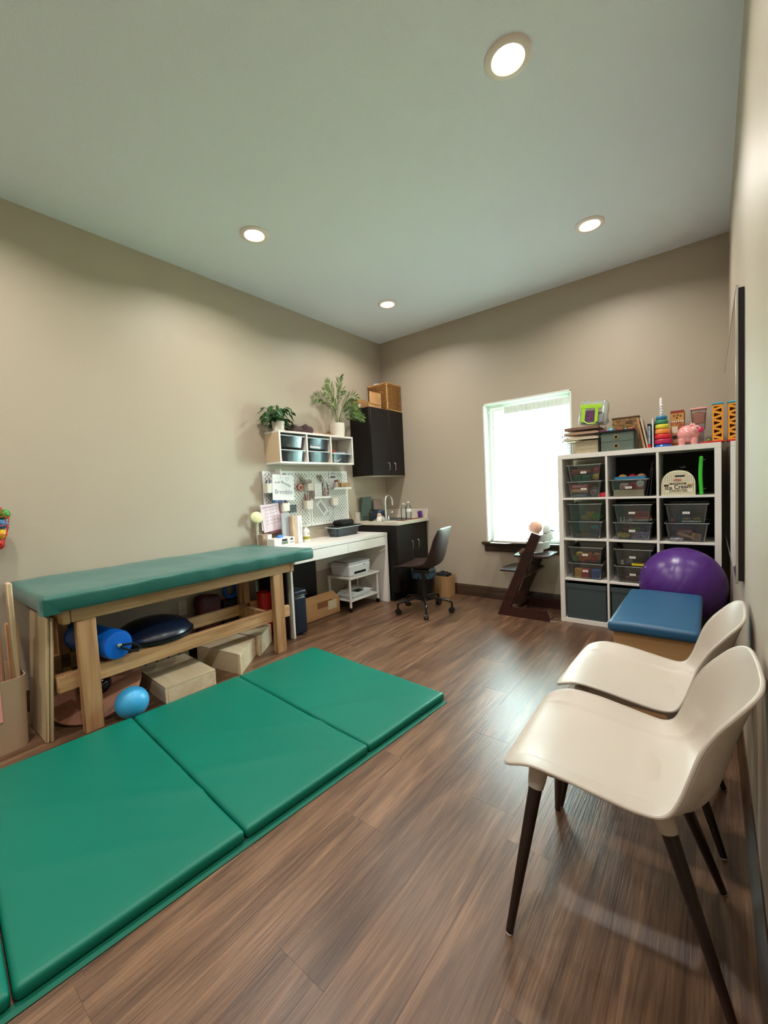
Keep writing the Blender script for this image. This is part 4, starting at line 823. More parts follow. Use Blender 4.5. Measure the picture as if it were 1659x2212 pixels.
# ================================================================== moulded chairs
def catm(pts, u):
    n = len(pts)-1; f = u*n; i = min(int(f), n-1); t_ = f-i
    g = lambda k_: pts[max(0, min(n, k_))]
    out = []
    for c_ in range(len(pts[0])):
        a_, b_, c2, d_ = g(i-1)[c_], g(i)[c_], g(i+1)[c_], g(i+2)[c_]
        out.append(.5*((2*b_) + (-a_+c2)*t_ + (2*a_-5*b_+4*c2-d_)*t_*t_ + (-a_+3*b_-3*c2+d_)*t_**3))
    return out
def shell(prof, nu=56, nv=72, rf=.10, rt=.14, ef=3.6, et=2.6, crease=True, rim_r=.0050):
    """prof rows: centre depth, centre height, half width, rim depth, rim height; v runs from the front lip to the top of the back"""
    mb = MB(); G = []
    for j in range(nv+1):
        v = j/nv; s_, z_, hw, rs, rz = catm(prof, v); k_ = 1
        if v < rf: k_ = (1 - (1-v/rf)**ef)**(1/ef)
        if v > 1-rt: k_ = (1 - ((v-1+rt)/rt)**et)**(1/et)
        k_ = max(k_, .02); row = []
        for i in range(nu+1):
            u = -1 + 2*i/nu; uu = math.copysign(abs(u)**.92, u); e_ = abs(uu)*k_
            f = e_**3.0 + (.09*min(1, max(0, (e_-.70)/.025))*(1-e_)/.3 if crease and .04 < v < .62 else 0)
            row.append(mb.bm.verts.new((s_ + (rs-s_)*f, hw*uu*k_, z_ + (rz-z_)*f)))
        G.append(row)
    for j in range(nv):
        for i in range(nu): mb.bm.faces.new((G[j][i], G[j+1][i], G[j+1][i+1], G[j][i+1]))
    path = [G[j][nu].co.copy() for j in range(nv+1)] + [G[j][0].co.copy() for j in range(nv, -1, -1)]; out = [path[0]]
    for p_ in path[1:]:
        if (p_-out[-1]).length > .004: out.append(p_)
    rim = MB(); rim.tube(out, rim_r, 8, closed=True)
    return mb, rim
def thick(o, th, off=-1):
    m_ = o.modifiers.new('thickness', 'SOLIDIFY'); m_.thickness = th; m_.offset = 0; m_.use_even_offset = False
PROF = [(.0, .447, .215, .0, .450), (.03, .456, .234, .028, .472), (.09, .456, .241, .088, .492), (.17, .446, .243, .168, .489), (.25, .437, .241, .248, .477), (.32, .432, .237, .318, .466), (.385, .434, .231, .365, .464), (.445, .448, .228, .393, .478),
        (.482, .485, .226, .413, .515), (.503, .545, .222, .432, .572), (.520, .610, .214, .452, .632), (.535, .665, .204, .478, .680), (.550, .718, .192, .514, .726), (.562, .758, .176, .545, .763), (.568, .778, .160, .562, .780)]
def mchair(loc, rz, label):
    t = T('shell_chair', label, 'chair', loc, rz, 'cream shell chairs along the right wall', local=True)
    sm1, rm1 = shell(PROF); o = P('seat_shell', sm1, SHELL, t, ang=70); thick(o, .009); P('rim', rm1, SHELL, t)
    u_ = MB().rbox(.055, .40, -.135, .135, .395, .437, .018, (4, 4, 2), 3, lambda v: v)
    P('underframe', u_, SHELL, t)
    for (tx, ty, bx, by) in ((.075, .125, .025, .265), (.375, .115, .51, .19)):
        for s in (-1, 1):
            a_ = Vector((tx, s*ty, .405)); b_ = Vector((bx, s*by, 0)); d_ = b_-a_; k1 = a_ + d_*.11
            l = P('leg', MB().cyl(k1, b_ + Vector((0, 0, .004)) - d_*0, .0190, .0100, 20), LEGD, t)
            P('socket', MB().cyl(a_ - d_*.04, k1 - d_*.002, .029, .0215, 20), SHELL, t)
            P('glide', MB().cyl(b_+Vector((0, 0, .001)), b_+Vector((0, 0, .0035)), .009, n=12), WHITEM, l)
    return t
mchair((2.800, -2.925, 0), math.radians(2), 'cream shell chair nearest the viewer, front right of the photo')
mchair((2.800, -2.372, 0), math.radians(-1), 'cream shell chair behind the nearest one, beside the blue bench')

# office chair
t = T('swivel_chair', 'dark brown leather swivel chair on black casters by the sink cabinet', 'office chair', (1.006, -.758, 0), math.radians(9), local=True)
OP = [(-.225, .455, .205, -.225, .456), (-.20, .468, .218, -.198, .480), (-.10, .462, .222, -.10, .492), (.0, .455, .222, .0, .498), (.10, .462, .218, .085, .515), (.165, .49, .208, .125, .545), (.20, .55, .20, .152, .60), (.222, .63, .195, .18, .66), (.24, .72, .19, .206, .74), (.255, .80, .178, .238, .81), (.262, .846, .16, .255, .85)]
sm1, rm1 = shell(OP, 40, 56, .05, .10, 6, 4, False, .0078); o = P('seat_shell', sm1, LEATH, t, ang=70); thick(o, .014); P('rim', rm1, LEATH, t)
P('stitch_piping', MB().tube([(-.222, y, .4555) for y in (-.15, 0, .15)], .004, 6), mat('tan_piping', (112, 80, 62), .5), t)
P('column', MB().cyl((0, 0, .10), (0, 0, .26), .025, n=18).cyl((0, 0, .26), (0, 0, .40), .015, n=14), BLACKP, t)
P('mechanism', MB().rbox(-.09, .09, -.06, .06, .395, .437, .012), BLACKP, t); P('tilt_lever', MB().cyl((0, .05, .41), (0, .18, .405), .005, n=8), STEEL, t)
P('hub', MB().cyl((0, 0, .12), (0, 0, .165), .035, .03, 20), BLACKP, t)
for q in range(5):
    a_ = math.radians(-126+72*q-9); ca, sa = math.cos(a_), math.sin(a_)
    l = P('base_arm', MB().tube([(ca*.03, sa*.03, .15), (ca*.16, sa*.16, .135), (ca*.262, sa*.262, .118), (ca*.278, sa*.278, .10), (ca*.28, sa*.28, .058)], [.014, .012, .011, .010, .009], 10), mat('gloss_black'), t)
    P('caster', MB().cyl((ca*.275-sa*.022, sa*.275+ca*.022, .029), (ca*.275-sa*.006, sa*.275+ca*.006, .029), .028, n=20).cyl((ca*.275+sa*.022, sa*.275-ca*.022, .029), (ca*.275+sa*.006, sa*.275-ca*.006, .029), .028, n=20).cyl((ca*.275-sa*.02, sa*.275+ca*.02, .035), (ca*.275+sa*.02, sa*.275-ca*.02, .035), .008, n=8), BLACKP, l)
# waste bin with liner and paper bag behind the chair
t = T('waste_bin', 'black waste bin with a bluish liner behind the swivel chair', 'waste bin', (.74, -.30, 0))
P('bin_body', MB().lathe([(.0, 0), (.105, 0), (.13, .33), (.126, .33), (.102, .006), (0, .006)], (.74, -.34, 0), 30), BLACKP, t)
P('liner', MB().lathe([(.133, .24), (.137, .28), (.1345, .335), (.128, .338), (.12, .30)], (.74, -.34, 0), 30, open_=True), mat('liner_film', (66, 92, 112), .25, rgb2=(24, 34, 46), vscale=30), t)
t = T('paper_bag', 'brown paper bag with dark handles on the floor against the back wall', 'bag', (.90, -.12, 0))
KR = mat('kraft_bag', (186, 146, 98), .75, var=.12, vscale=7, bump=.4, bscale=25, bdist=.004)
bgm = tub(MB(), .76, .965, -.20, -.03, 0, .235, .006, .002, .004); P('bag_body', bgm, KR, t)
P('contents', MB().rbox(.79, .94, -.18, -.05, .16, .265, .03, (4, 4, 3), 2, lambda v: v + Vector((.012*noise.noise(v*30), .012*noise.noise(v*31), .018*noise.noise(v*29)))), BLACKF, t)

# ================================================================== high chair and doll
t = T('high_chair', 'mahogany-stained wooden high chair with white tray under the window', 'high chair', (1.9, -.28, 0))
for y0 in (-.50, -.095):
    P('side_frame', MB().prism([(1.665, 0), (2.15, 0), (2.118, .088), (1.795, .088), (2.088, .768), (2.008, .792)], y0, y0+.035, 'y'), HICH, t)
    P('floor_glide', MB().box(2.12, 2.21, y0+.004, y0+.03, 0, .006, .002), mat('grey_plastic', (120, 112, 108), .4), t)
def plate(x0, x1, z, th, rr, nm):
    pts = [(x0, -.44), (x0, -.12)]; n_ = 12
    pts = [(x0+rr*(1-math.sin(PI*q/n_)) if 0 < q < n_ else x0+rr, -.464+.368*q/n_) for q in range(n_+1)] + [(x1-.03, -.096), (x1, -.13), (x1, -.43), (x1-.03, -.464)]
    P(nm, MB().prism(pts, z, z+th, 'z'), HICH, t)
plate(1.665, 2.00, .412, .016, .025, 'footplate'); plate(1.80, 2.13, .556, .016, .03, 'seat_plate')
P('cross_bar', MB().box(1.80, 1.83, -.464, -.096, .03, .07, .003), HICH, t)
P('metal_rod', MB().cyl((1.90, -.465, .36), (1.90, -.095, .36), .006, n=10), STEEL, t)
GP = mat('grey_moulded_plastic', (176, 176, 174), .45)
for z0, h in ((.625, .062), (.705, .062)):
    pts = []
    for q in range(13):
        a_ = -PI/2*1.0 + PI*q/12; pts.append((2.0 + .085*math.cos(a_) + (z0-.62)*.42, -.28+.175*math.sin(a_)))
    inner = [(x-.010 if abs(y+.28) < .15 else x, -.28+(y+.28)*.93) for x, y in pts]
    P('back_band', MB().prism(pts + inner[::-1], z0, z0+h, 'z'), GP, t, 'pale grey curved back band')
P('head_support', MB().lathe([(.055, 0), (.06, .01), (.052, .05), (.03, .07), (0, .075)], (2.075, -.28, .77), 20, Matrix.Diagonal((.5, 1, 1, 1))), GP, t)
tr = [(1.60 + .06*(1-math.sin(PI*q/14)), -.52+.48*q/14) for q in range(15)] + [(1.955, -.06), (1.955, -.16), (1.90, -.19), (1.885, -.28), (1.90, -.37), (1.955, -.40), (1.955, -.50)]
P('tray', MB().prism(tr, .690, .702, 'z'), mat('white_gloss'), t, 'white moulded tray'); P('tray_rim', MB().tube([(x, y, .706) for x, y in tr], .006, 6, closed=True), mat('white_gloss'), t)
P('tray_bracket', MB().prism([(1.80, .69), (1.955, .69), (1.935, .60), (1.86, .62)], -.33, -.23, 'y'), HICH, t)
# doll: one continuous body grown from a skeleton
t = T('baby_doll', 'small pale baby doll sitting in the high chair facing left', 'doll', (1.95, -.28, .573))
sk_ = bpy.data.meshes.new('body')
V_ = [((1.985, -.28, .600), .045), ((1.99, -.28, .665), .040), ((1.985, -.28, .715), .034), ((1.982, -.28, .745), .022), ((1.978, -.28, .775), .036), ((1.976, -.28, .800), .028), ((1.978, -.28, .82), .026),
      ((1.965, -.235, .715), .02), ((1.92, -.215, .685), .016), ((1.885, -.235, .675), .013), ((1.965, -.325, .715), .02), ((1.92, -.345, .685), .016), ((1.885, -.325, .675), .013),
      ((1.93, -.245, .602), .026), ((1.86, -.235, .605), .021), ((1.825, -.235, .545), .017), ((1.80, -.235, .535), .015), ((1.93, -.315, .602), .026), ((1.86, -.325, .605), .021), ((1.825, -.325, .545), .017), ((1.80, -.325, .535), .015)]
E_ = [(0, 1), (1, 2), (2, 3), (3, 4), (4, 5), (5, 6), (2, 7), (7, 8), (8, 9), (2, 10), (10, 11), (11, 12), (0, 13), (13, 14), (14, 15), (15, 16), (0, 17), (17, 18), (18, 19), (19, 20)]
sk_.from_pydata([Vector(v)-Vector(t.location) for v, r_ in V_], E_, []); bo = bpy.data.objects.new('body', sk_); COL.objects.link(bo); bo.parent = t
sm = bo.modifiers.new('skin', 'SKIN'); sm.use_smooth_shade = True
for i_, (v, r_) in enumerate(V_): sk_.skin_vertices[0].data[i_].radius = (r_, r_)
sk_.skin_vertices[0].data[0].use_root = True
bo.modifiers.new('sub', 'SUBSURF').levels = 2; bo.modifiers['sub'].render_levels = 2
SKIN = mat('doll_skin', (214, 164, 146), .5); sk_.materials.append(SKIN)
P('head', MB().sph((1.978, -.28, .820), .056, (1.08, .95, 1.08), 28).sph((1.945, -.28, .797), .032, (1, 1.1, .85), 20), SKIN, t, ang=180)
P('nose', MB().sph((1.914, -.28, .812), .009, (1, .9, .9), 10), SKIN, t); P('mouth', MB().box(1.911, 1.916, -.29, -.27, .790, .794, .001), mat('doll_lip', (180, 92, 90), .5), t)
for s in (-1, 1):
    P('eye', MB().sph((1.926, -.28+s*.024, .830), .007, (1, 1, 1), 10), mat('doll_eye', (40, 36, 40), .2), t); P('ear', MB().sph((1.98, -.28+s*.056, .815), .012, (1, .5, 1.2), 10), SKIN, t)
P('romper', MB().lathe([(.052, .585), (.056, .62), (.052, .67), (.042, .715), (.028, .735)], (1.987, -.28, 0), 20, open_=True), mat('doll_romper', (224, 220, 212), .8), t)
ONE('white_cloth', MB().rbox(1.44, 1.66, -.12, -.02, .6225, .627, .002, (8, 5, 1), 1, lambda v: v + Vector((.02*noise.noise(v*12), .02*noise.noise(v*14), .0)) ), PAPER, 'thin white cloth lying on the window sill', 'cloth')

# ================================================================== cube shelf
t = T('cube_shelf', 'white cube shelf unit, three wide and four high, against the back wall', 'shelf', (2.778, -.215, 0))
KX, KY, KB = 2.222, -.412, -.024
P('top_panel', MB().box(KX, KX+1.112, KY, KB, 1.426, 1.464, .001), WHITE, t); P('bottom_panel', MB().box(KX, KX+1.112, KY, KB, 0, .038, .001), WHITE, t)
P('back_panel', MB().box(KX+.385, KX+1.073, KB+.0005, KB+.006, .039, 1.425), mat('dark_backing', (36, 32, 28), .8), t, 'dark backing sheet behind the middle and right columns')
P('side_panel', MB().box(KX, KX+.038, KY, KB, .0385, 1.4255, .001), WHITE, t); P('side_panel', MB().box(KX+1.074, KX+1.112, KY, KB, .0385, 1.4255, .001), WHITE, t)
cz = [.038 + i*.351 for i in range(4)]; cx = [KX+.038 + i*.351 + (.0 if i == 0 else .0) for i in range(3)]
cx = [KX+.038, KX+.389-.0, KX+.739]
cx = [KX+.038 + i*.3507 for i in range(3)]; czs = [.038 + i*.3510 for i in range(4)]
CWd = .3347; CHt = .335
for i in range(1, 4): P('shelf_board', MB().box(KX+.0385, KX+1.0735, KY+.001, KB, czs[i]-.016, czs[i], .0008), WHITE, t)
for j in range(4):
    for i in range(1, 3): P('divider', MB().box(cx[i]-.016, cx[i], KY+.001, KB, czs[j]+.0005, czs[j]+(.3345 if j < 3 else .3345), .0008), WHITE, t)
def clearbin(ci, z0, label, h=.135, w=.262, dx=0, tag_=True, handle=False):
    xc = cx[ci]+CWd/2+dx; t = T('clear_bin', label, 'bin', (xc, -.22, z0), group='clear plastic bins in the cube shelf')
    P('bin_body', tub(MB(), xc-w/2, xc+w/2, KY+.012, -.05, z0+.0005, z0+h-.001, .02, .002, .018), BINC, t)
    P('rim', MB().tube([(xc-w/2-.004, KY+.008, z0+h), (xc+w/2+.004, KY+.008, z0+h), (xc+w/2+.004, -.045, z0+h), (xc-w/2-.004, -.045, z0+h)], .0035, 6, closed=True), BINR, t)
    if tag_:
        P('label_tag', MB().box(xc-.022, xc+.022, KY+.0075, KY+.0085, z0+h*.48, z0+h*.60), LBL, t)
        P('label_print', MB().box(xc-.016, xc+.016, KY+.0068, KY+.0072, z0+h*.53, z0+h*.55), INK, t)
    return xc
def rows(j): return czs[j]
# --- top row
xa = clearbin(0, rows(3), 'clear bin bottom left of the top cube row, holding three game boxes'); clearbin(0, rows(3)+.1395, 'clear bin on top in the upper left cube, holding green and yellow toys')
for q, (nm, rgb, w_) in enumerate((('navy', (60, 54, 90), .13), ('orange', (206, 120, 60), .134), ('red', (176, 50, 60), .138))):
    t2 = T('game_box', nm + ' game box in a stack of three in the upper left cube', 'box', (xa-.04, KY+.03, rows(3)+.004+.037*q), group='stacked game boxes in the upper left cube')
    P('box_body', MB().box(xa-.04-w_/2, xa-.04+w_/2, KY+.036, -.12, rows(3)+.004+.037*q, rows(3)+.0385+.037*q, .002), C('box_'+nm, rgb, .5, var=.2, vscale=50), t2)
    text(t2, 'LOOKOUT', .022, (xa-.04, KY+.0355, rows(3)+.021+.037*q), '-y', PAPER)
ONE('ball_of_film', MB().sph((xa+.07, -.33, rows(3)+.050), .038, (1, 1, 1.1), 16), mat('silver_mesh', (150, 146, 150), .3, rgb2=(90, 86, 92), vscale=60), 'silvery mesh ball beside the stacked game boxes', 'ball')
def toy(nm, shape, c, r, rgb, label, cat, group=None, sc=(1, 1, 1)):
    mb = MB(); x, y, z = c
    if shape == 'ball': mb.sph(c, r, sc, 16)
    elif shape == 'block': mb.rbox(x-r*sc[0], x+r*sc[0], y-r*sc[1], y+r*sc[1], z-r*sc[2], z+r*sc[2], r*.22, (1, 1, 1), 2)
    elif shape == 'blob': mb.rbox(x-r*sc[0], x+r*sc[0], y-r*sc[1], y+r*sc[1], z-r*sc[2], z+r*sc[2], min(sc)*r*.6, (4, 4, 3), 3, lambda v: v + Vector((noise.noise(v*45), noise.noise(v*47), noise.noise(v*43)))*.012)
    elif shape == 'disc': mb.lathe([(0, -r*sc[2]), (r*.95, -r*sc[2]), (r, -r*sc[2]*.6), (r, r*sc[2]*.6), (r*.95, r*sc[2]), (0, r*sc[2])], c, 24)
    elif shape == 'dome': mb.lathe([(r, 0), (r*.9, r*.4*sc[2]), (r*.6, r*.75*sc[2]), (0, r*.95*sc[2])], c, 20)
    return ONE(nm, mb, C('toy_%d_%d_%d' % rgb, rgb, .45), label, cat, group)
z = rows(3)+.1395+.004
toy('toy_brick', 'block', (xa-.055, -.35, z+.026), .03, (24, 96, 50), 'green block toy at the left of the top upper-left bin', 'toy', sc=(1, .8, .85))
toy('toy_brick', 'block', (xa+.012, -.35, z+.024), .03, (20, 110, 60), 'green block toy in the middle of the top upper-left bin', 'toy', sc=(1, .8, .8))
toy('toy_ball', 'ball', (xa+.085, -.35, z+.030), .028, (214, 190, 50), 'yellow ball in the top upper-left bin', 'ball')
toy('toy_ball', 'ball', (xa+.088, -.33, z+.082), .026, (190, 50, 70), 'crimson ball above the yellow ball in the top upper-left bin', 'ball')
toy('toy_cushion', 'blob', (xa-.04, -.30, z+.073), .075, (150, 74, 58), 'rust red toy lying over the green blocks in the upper left cube', 'toy', sc=(1, .6, .28))
toy('toy_figure', 'blob', (xa+.045, -.28, z+.035), .035, (36, 36, 90), 'dark blue toy behind the balls in the upper left cube', 'toy', sc=(.8, .7, .95))
ONE('red_bow', MB().rbox(cx[0]+.272, cx[0]+.33, -.36, -.31, rows(3)+.0005, rows(3)+.035, .01, (3, 3, 2), 2, lambda v: v + Vector((0, 0, .008*noise.noise(v*50)))), mat('crimson_felt', (180, 20, 50), .7), 'crimson bow at the foot of the upper left cube beside the bins', 'bow')
xb = clearbin(1, rows(3), 'clear bin in the upper middle cube with red felt and a wooden box', dx=-.02)
ONE('wooden_tray_box', MB().box(xb-.105, xb+.10, KY+.036, -.12, rows(3)+.004, rows(3)+.055, .003), PLY, 'pale wooden box at the bottom of the upper middle bin', 'box')
ONE('gingham_bundle', MB().rbox(xb-.07, xb-.005, -.36, -.22, rows(3)+.056, rows(3)+.112, .012, (3, 3, 3), 2), None or mat('gingham', (196, 60, 70), .8, rgb2=(240, 225, 225), vscale=60), 'red and white checked cloth in the upper middle bin', 'cloth')
t2 = T('snowman_toy', 'red felt toy with a white round face in the upper middle bin', 'toy', (xb+.05, -.34, rows(3)+.056))
P('felt_body', MB().rbox(xb, xb+.105, -.365, -.20, rows(3)+.056, rows(3)+.112, .015, (3, 3, 3), 2), mat('red_felt', (186, 30, 44), .85), t2); P('face', MB().sph((xb+.075, -.368, rows(3)+.10), .026, (1, .3, 1), 16), PAPER, t2)
P('eyes', MB().sph((xb+.067, -.377, rows(3)+.106), .004, (1, 1, 1), 8).sph((xb+.085, -.377, rows(3)+.106), .004, (1, 1, 1), 8).sph((xb+.076, -.3775, rows(3)+.095), .003, (1, 1, 1), 8), BLACKP, t2)
t2 = T('blue_tray', 'blue tray lying across the bin in the upper middle cube', 'tray', (xb, -.25, rows(3)+.14))
P('tray_body', tub(MB(), xb-.105, xb+.12, -.40, -.12, rows(3)+.1395, rows(3)+.160, .02, .004, .002), mat('tray_blue', (44, 132, 176), .4), t2)
for q, (dx, rgb, lab) in enumerate(((-.05, (206, 150, 80), 'tan bun-shaped toy at the left of the blue tray'), (.02, (180, 24, 34), 'red toy in the middle of the blue tray'), (.08, (196, 140, 100), 'light brown toy at the right of the blue tray'))):
    toy('play_food', 'dome', (xb+dx, -.33, rows(3)+.152), .034, rgb, lab, 'toy', 'play food on the blue tray', (1, 1, .9))
for q in range(2):
    ONE('dark_folder', MB().box(0, .004, KY+.02, -.1, 0, .27-.05*q, .001, MX((cx[1]+.278+.02*q-.012, 0, rows(3)+.001), 0, 0, math.radians(9-3*q))), mat('folder_black', (34, 36, 38), .3), ['taller dark folder leaning at the right of the upper middle cube', 'shorter dark folder leaning at the right of the upper middle cube'][q], 'folder')
# ice cream counter board
t2 = T('ice_cream_board', 'striped arched toy board reading Ice Cream Counter in the upper right cube', 'toy', (3.081, -.39, rows(3)))
ix0, ix1 = 2.975, 3.187; iz = rows(3)+.001; ixc = (ix0+ix1)/2; hw = (ix1-ix0)/2
ip = [(ix0, iz), (ix1, iz), (ix1, iz+.07)] + [(ixc+hw*math.cos(a_)**.85 if math.cos(a_) > 0 else ixc-hw*abs(math.cos(a_))**.85, iz+.07+.118*math.sin(a_)**.9) for a_ in [PI*k_/18 for k_ in range(1, 18)]] + [(ix0, iz+.07)]
P('board', MB().prism(ip, -.398, -.389, 'y'), mat('ice_cream_board', (232, 226, 196), .5), t2)
sm_ = MB()
for k_ in range(19):
    xs = ix0+.008+k_*.0112; tt = abs(xs-ixc)/hw; zt = iz+.07+.113*max(0, 1-tt**2.35)**.45 if tt < .99 else iz+.06
    sm_.box(xs-.0013, xs+.0013, -.3986, -.3982, iz+.002, zt-.006)
P('printed_stripes', sm_, mat('olive_stripe', (138, 128, 84), .6), t2)
P('name_panel', MB().box(ix0+.02, ix1-.02, -.3992, -.3988, iz+.022, iz+.083, .0), mat('ice_cream_board'), t2)
P('handle_slot', MB().rbox(ixc-.02, ixc+.042, -.3994, -.3984, iz+.139, iz+.150, .0004), BLACKP, t2)
P('logo_oval', MB().lathe([(0, 0), (1, 0), (1, .0008), (0, .0008)], (ixc-.005, -.3994, iz+.116), 24, Matrix.Rotation(PI/2, 4, 'X') @ Matrix.Diagonal((.028, .0065, 1, 1))), RED, t2)
text(t2, 'Melissa & Doug', .008, (ixc-.005, -.4006, iz+.116), '-y', PAPER)
P('banner', MB().box(ixc-.051, ixc+.051, -.4000, -.3996, iz+.081, iz+.094), mat('banner_brown', (84, 60, 34), .6), t2); text(t2, 'SCOOP & SERVE', .0105, (ixc, -.4006, iz+.0875), '-y', mat('ice_cream_board'))
text(t2, 'Ice Cream', .044, (ixc, -.4006, iz+.062), '-y', mat('dark_choc', (38, 22, 20), .5), bold=.0006, tilt=.08, sx=.88); text(t2, 'COUNTER', .024, (ixc, -.4004, iz+.034), '-y', mat('cocoa', (90, 70, 44), .5), bold=.0004)
for s, rgb in ((-1, (84, 30, 32)), (1, (196, 148, 66))):
    P('printed_scoop', MB().lathe([(0, 0), (.016, 0), (.016, .0006), (0, .0006)], (ixc+s*.073, -.3996, iz+.088), 18, Matrix.Rotation(PI/2, 4, 'X')), mat('pale_scoop', (222, 216, 196), .6), t2)
    P('printed_bowl', MB().prism([(ixc+s*.073-.017, iz+.084), (ixc+s*.073+.017, iz+.084), (ixc+s*.073+.013, iz+.069), (ixc+s*.073-.013, iz+.069)], -.4008, -.4002, 'y'), C('bowl_%d' % s, rgb, .6), t2)
ONE('dark_glass_dome', MB().sph((3.105, -.30, rows(3)+.205), .022, (1.3, 1, 1), 16).box(3.06, 3.15, -.33, -.27, rows(3)+.001, rows(3)+.187, .004), mat('gloss_black'), 'black domed canister behind the ice cream board', 'canister')
t2 = T('green_case', 'bright green translucent case standing upright in the upper right cube', 'case', (3.225, -.25, rows(3)))
P('case_body', MB().rbox(3.208, 3.232, -.385, -.12, rows(3)+.001, rows(3)+.285, .010, (1, 4, 8), 3, lambda v: v + Vector((-.006*math.sin((v.z-rows(3))/.285*PI), 0, 0))), mat('lime_plastic', (60, 196, 50), .25), t2)
P('latch', MB().box(3.232, 3.245, -.386, -.383, rows(3)+.255, rows(3)+.258).box(3.232, 3.245, -.386, -.383, rows(3)+.045, rows(3)+.048), STEEL, t2)
# --- second row
z = rows(2)
xa = clearbin(0, z, 'lower clear bin in the second row left cube, dark animals inside', tag_=False, h=.145); clearbin(0, z+.1495, 'upper clear bin in the second row left cube, green frogs inside', tag_=False, h=.145)
for q, (dx, dz, r_, rgb, lab) in enumerate(((-.06, .022, .035, (40, 44, 34), 'dark green toy at the left of the lower second-row bin'), (.0, .028, .038, (90, 62, 48), 'brown toy in the middle of the lower second-row bin'), (.055, .035, .036, (30, 80, 84), 'dark teal toy at the right of the lower second-row bin'), (.065, .088, .028, (40, 128, 150), 'light teal toy on top in the lower second-row bin'))):
    toy('toy_animal', 'blob', (xa+dx, -.33, z+.004+dz), r_, rgb, lab, 'toy', sc=(1.1, .9, .6))
for q, (dx, dz, r_, rgb, lab) in enumerate(((-.0, .02, .034, (150, 130, 50), 'olive toy at the left of the upper second-row bin'), (.03, .045, .03, (170, 150, 60), 'yellowish toy on top in the upper second-row bin'), (.08, .036, .036, (70, 160, 50), 'bright green toy at the right of the upper second-row bin'))):
    toy('toy_animal', 'blob', (xa+dx, -.33, z+.1535+dz), r_, rgb, lab, 'toy', sc=(1, .9, .75))
xb = clearbin(1, z, 'lower clear bin in the second row middle cube with game boxes', h=.14); clearbin(1, z+.1445, 'upper clear bin in the second row middle cube with orange toys', h=.14)
ONE('car_game', MB().box(xb-.01, xb+.105, KY+.035, -.15, z+.004, z+.062, .002), mat('indigo_card', (52, 46, 74), .5, rgb2=(150, 146, 170), vscale=40), 'indigo card box with pale print in the lower middle bin of the second row', 'box')
toy('toy_banana', 'blob', (xb-.065, -.33, z+.035), .04, (170, 150, 66), 'dull yellow toy at the left of the lower middle bin', 'toy', sc=(1.1, .7, .4))
toy('toy_leaf', 'blob', (xb+.01, -.30, z+.085), .04, (60, 100, 44), 'green leafy toy on the indigo box', 'toy', sc=(.9, .8, .35)); toy('toy_strip', 'blob', (xb-.0, -.25, z+.08), .08, (120, 40, 34), 'dark red strip toy behind the leafy one', 'toy', sc=(1, .3, .2))
for q, (dz, w_, rgb, lab) in enumerate(((.012, .085, (226, 214, 200), 'cream tray under the orange toys'), (.032, .08, (222, 92, 34), 'orange ring toy in the upper middle bin'), (.052, .078, (150, 34, 30), 'dark red ring toy in the upper middle bin'), (.070, .075, (186, 78, 46), 'rust ring toy on top in the upper middle bin'))):
    toy('ring_toy', 'disc', (xb+.06, -.30, z+.1485+dz), w_*.8, rgb, lab, 'toy', sc=(1, 1, .13))
ONE('white_pegs', MB().box(xb-.085, xb-.078, -.38, -.37, z+.15, z+.185).box(xb-.062, xb-.055, -.38, -.37, z+.15, z+.185).box(xb-.09, xb-.05, -.382, -.368, z+.1485, z+.152), WHITEM, 'pair of small white pegs in the upper middle bin', 'pegs')
xc = clearbin(2, z, 'lower clear bin in the second row right cube with wooden blocks', tag_=False, h=.14); clearbin(2, z+.1445, 'upper clear bin in the second row right cube with toy burgers', h=.14)
t2 = T('paper_packet', 'silver packet lying at the left of the lower right bin', 'packet', (xc-.06, -.35, z+.01)); P('packet', MB().rbox(xc-.10, xc-.02, -.39, -.28, z+.004, z+.03, .008, (3, 3, 1), 2), mat('silver_mesh'), t2)
t2 = T('bread_bag', 'brown baked play loaf in film in the lower right bin', 'toy', (xc-.01, -.3, z+.02)); P('loaf', MB().rbox(xc-.075, xc+.04, -.28, -.20, z+.004, z+.085, .03, (4, 3, 3), 3), mat('toast', (160, 108, 66), .5, var=.3, vscale=20), t2)
ONE('wood_block', MB().rbox(-.026, .026, -.026, .026, -.026, .026, .004, M=MX((xc+.055, -.35, z+.037), .5, .0, .25)), mat('tan_block'), 'square tan wooden block standing at an angle in the lower right bin', 'block')
ONE('wood_stick', MB().rbox(-.06, .06, -.012, .012, -.009, .009, .003, M=MX((xc+.0, -.36, z+.042), 0, 0, .35)), mat('tan_block'), 'tan wooden bar lying across the lower right bin', 'block')
for q, (dx, lab) in enumerate(((.0, 'left toy burger in the upper right bin of the second row'), (.06, 'right toy burger in the upper right bin of the second row'))):
    t2 = T('toy_burger', lab, 'toy', (xc+dx, -.34, z+.155), group='toy burgers on a white tray'); zb = z+.1585
    P('bun_base', MB().cyl((xc+dx, -.34, zb), (xc+dx, -.34, zb+.012), .024, n=20), C('bun_green', (60, 90, 50), .6), t2); P('cheese', MB().cyl((xc+dx, -.34, zb+.0125), (xc+dx, -.34, zb+.018), .025, n=20), YEL, t2)
    P('bun_top', MB().lathe([(.024, 0), (.023, .010), (.014, .019), (0, .021)], (xc+dx, -.34, zb+.0185), 20), C('bun_brown', (120, 64, 44), .5), t2)
ONE('play_tray', MB().rbox(xc-.03, xc+.09, -.375, -.30, z+.1485, z+.1580, .003, (2, 2, 1), 1), mat('white_gloss'), 'white tray under the toy burgers', 'tray')
